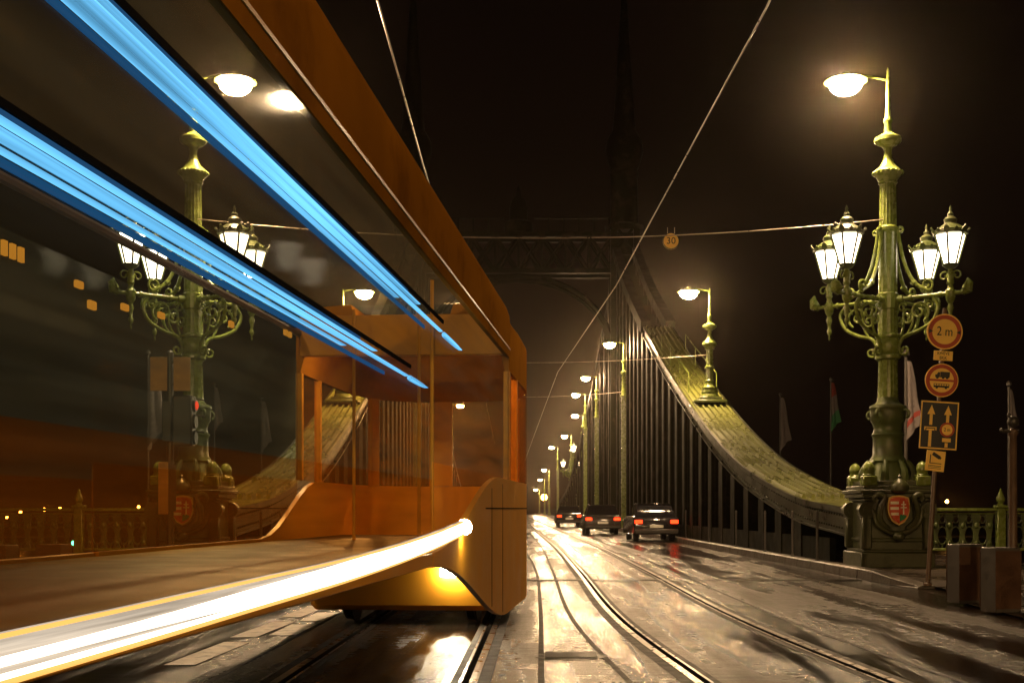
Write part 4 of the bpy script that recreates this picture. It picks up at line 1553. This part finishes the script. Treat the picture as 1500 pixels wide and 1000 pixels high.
    # cant rail: the rounded yellow roof edge
    sec = [(0, 2.972), (.012, 3.06), (.016, 3.24), (.004, 3.42), (-.03, 3.52), (-.10, 3.575), (-.20, 3.59), (-.36, 3.58), (-.36, 3.50), (-.20, 3.51), (-.10, 3.47), (-.05, 3.36), (-.045, 3.05), (-.045, 2.972)]
    mb = MB(); mb.loft([[(x, y, z) for x, z in sec] for y in [Y0 + (13.6 - Y0) * i / 12 for i in range(13)]])
    mb.build("roof_edge", "amber_matte", t, smooth=50)
    mb = MB()
    mb.box(-.012, .012, Y0, 13.6, 3.045, 3.065, X=Matrix.Translation((.004, 0, 0)))
    mb.tube([(-.20, Y0, 3.60), (-.20, 13.6, 3.60)], .018, 6)
    mb.build("gutter", "amber_paint", t)
    mb = MB(); mb.tube([(-W + .05, Y0, 3.25), (-W + .05, 13.6, 3.25)], .035, 8)
    mb.build("roof_edge", "brown_iron", t)
    # blue light streaks, shaped as glowing tubes along the right-hand glass
    def tube_strip(name, m, pts, r, par, n=8):
        q = MB(); q.tube(pts, r, n)
        return q.build(name, m, par)
    def strip(z, yend, gaps, h):
        mb = MB()
        mb.box(.001, .010, Y0 + .5, yend + .2, z + h * 1.0, z + h * 1.3)
        dark_bar = mb.build("dark_streak", "black", t)  # dark line above the light streak, added as a black bar
        q = MB()
        def seg(a, b, hh, dz=0.0, end=.25):
            n = 8
            rr = []
            for k in range(9):
                yy = a + (b - a) * k / 8
                g = hh / 2 * (1 - (1 - end) * (k / 8) ** 3)
                rr.append([(.018 + .016 * cos(2 * pi * j / n), yy, z + dz + g * sin(2 * pi * j / n)) for j in range(n)])
            q.loft(rr)
        seg(Y0 + .5, yend, h * .60, h * .05)
        seg(Y0 + .5, yend - .9, h * .22, h * .50)
        seg(Y0 + .5, yend - 1.6, h * .16, -h * .42)
        for (a, b) in gaps:
            seg(a, b, h * .5, 0, .1)
        q.build("light_streak", "blue_streak", dark_bar)
        q2 = MB()
        q2.box(.002, .008, Y0 + .5, yend - 1.2, z + h * .66, z + h * .95)
        q2.box(.002, .008, Y0 + .5, yend - .6, z - h * .80, z - h * .52)
        q2.build("streak_glow", "blue_glow", dark_bar)  # soft glow either side of the streak, added as dim bars
    strip(2.535, 8.6, ((8.75, 9.6),), .085)
    strip(2.085, 7.3, ((7.4, 8.0),), .070)
    # headlight streak shaped as a glowing bar, sweeping up to a round headlight
    path = [(.035, Y0, .955), (.035, -1, .965), (.035, 2.6, .985), (.035, 4.2, 1.0), (.035, 5.6, 1.015), (.035, 7.0, 1.045), (.035, 8.2, 1.085), (.035, 9.0, 1.12), (.035, 9.7, 1.155)]
    P = curve(path, 6)
    def flat(mb, dz, h, dx):
        n = 8
        rr = []
        for p in P:
            hh = h(p.y) if callable(h) else h
            rr.append([(p.x + dx + .014 * cos(2 * pi * j / n), p.y, p.z + dz + hh / 2 * sin(2 * pi * j / n)) for j in range(n)])
        mb.loft(rr)
    mb = MB()
    rr = []
    for p in P:
        rr.append([(.0, p.y, p.z - .052), (.024, p.y, p.z - .052), (.024, p.y, p.z + .052), (0, p.y, p.z + .052)])
    mb.loft(rr)
    ch = mb.build("headlight_streak", "soft_streak", t, smooth=0)
    mb = MB(); flat(mb, -.004, lambda y: .022 + .075 * sm(2.6, 6.5, y), 0)
    flat(mb, -.036, .012, 0)
    mb.build("streak_core", "white_streak", ch)
    mb = MB(); flat(mb, .050, .010, 0); flat(mb, -.050, .012, 0)
    mb.build("gold_streak", "gold_streak", ch)
    mb = MB(); mb.ball((.03, 9.72, 1.157), .062, 12)
    mb.build("end_lamp", "end_lamp", t)  # round headlight where the streak ends
    mb = MB(); mb.box(-.12, -.08, Y0 + .3, 13.4, 3.20, 3.36)
    mb.build("veil_fill_lamp", "veil_fill", t, smooth=0)  # added strip hidden behind the roof edge, brightens the glass
    for (y, z, h) in ((8.05, 2.78, .05), (8.25, 2.67, .06), (8.8, 2.75, .05), (9.5, 2.80, .05), (11.2, 2.98, .06), (13.0, 3.16, .08), (13.15, 3.16, .08)):
        mb = MB(); mb.box(-W + .03, -W + .06, y, y + .10, z, z + h, ch=.006)
        mb.build("orange_spot", "orange_glow", t)  # orange light spots, added as small glowing boxes
    mb = MB()
    for k in range(9):
        mb.box(-W + .03, -W + .05, 6.5 + k * .10, 6.55 + k * .10, 2.80, 2.89)
    mb.build("orange_streak", "orange_glow", t, smooth=0)  # orange light streak, added as glowing dashes
    # inside: seats, handrails and an added warm lamp for the closed end
    for (x, y) in ((-.9, 13.0), (-1.6, 13.0), (-.5, 11.4)):
        mb = MB(); mb.tube([(x, y, .97), (x, y, 3.42)], .018, 8)
        mb.build("handrail", "amber_paint", t)
    mb = MB(); mb.box(-2.0, -.4, 13.70, 13.95, 3.18, 3.22)
    mb.build("end_fill_lamp", "end_fill", t, smooth=0)  # added lamp that brightens the amber end
    mb = MB(); mb.box(-W + .06, -.06, 13.55, 13.66, 3.0, 3.45, ch=.01)
    mb.build("lamp_screen", "amber_paint", t)  # beam added to hide the lamp behind it
    mb = MB(); mb.box(-W + .14, -.40, 13.9, 15.6, 3.345, 3.40)
    mb.build("end_ceiling", "amber_paint", t, smooth=0)
    return t
tram()

# ------------------------------------------------------------------ mist
mb = MB(); mb.box(-320, 320, -20, 630, RIVER - 1.5, 60)
hz = bpy.data.materials.new("mist")
hz.use_nodes = True
nt = hz.node_tree
for n in list(nt.nodes):
    if n.type != 'OUTPUT_MATERIAL': nt.nodes.remove(n)
pv = nt.nodes.new("ShaderNodeVolumePrincipled")
pv.inputs["Color"].default_value = (0.95, 0.78, 0.6, 1)
pv.inputs["Density"].default_value = 0.00022
pv.inputs["Anisotropy"].default_value = 0.95
nt.links.new(pv.outputs[0], nt.nodes["Material Output"].inputs["Volume"])
M["mist"] = hz
tag(mb.build("haze", "mist", smooth=0), kind="stuff")
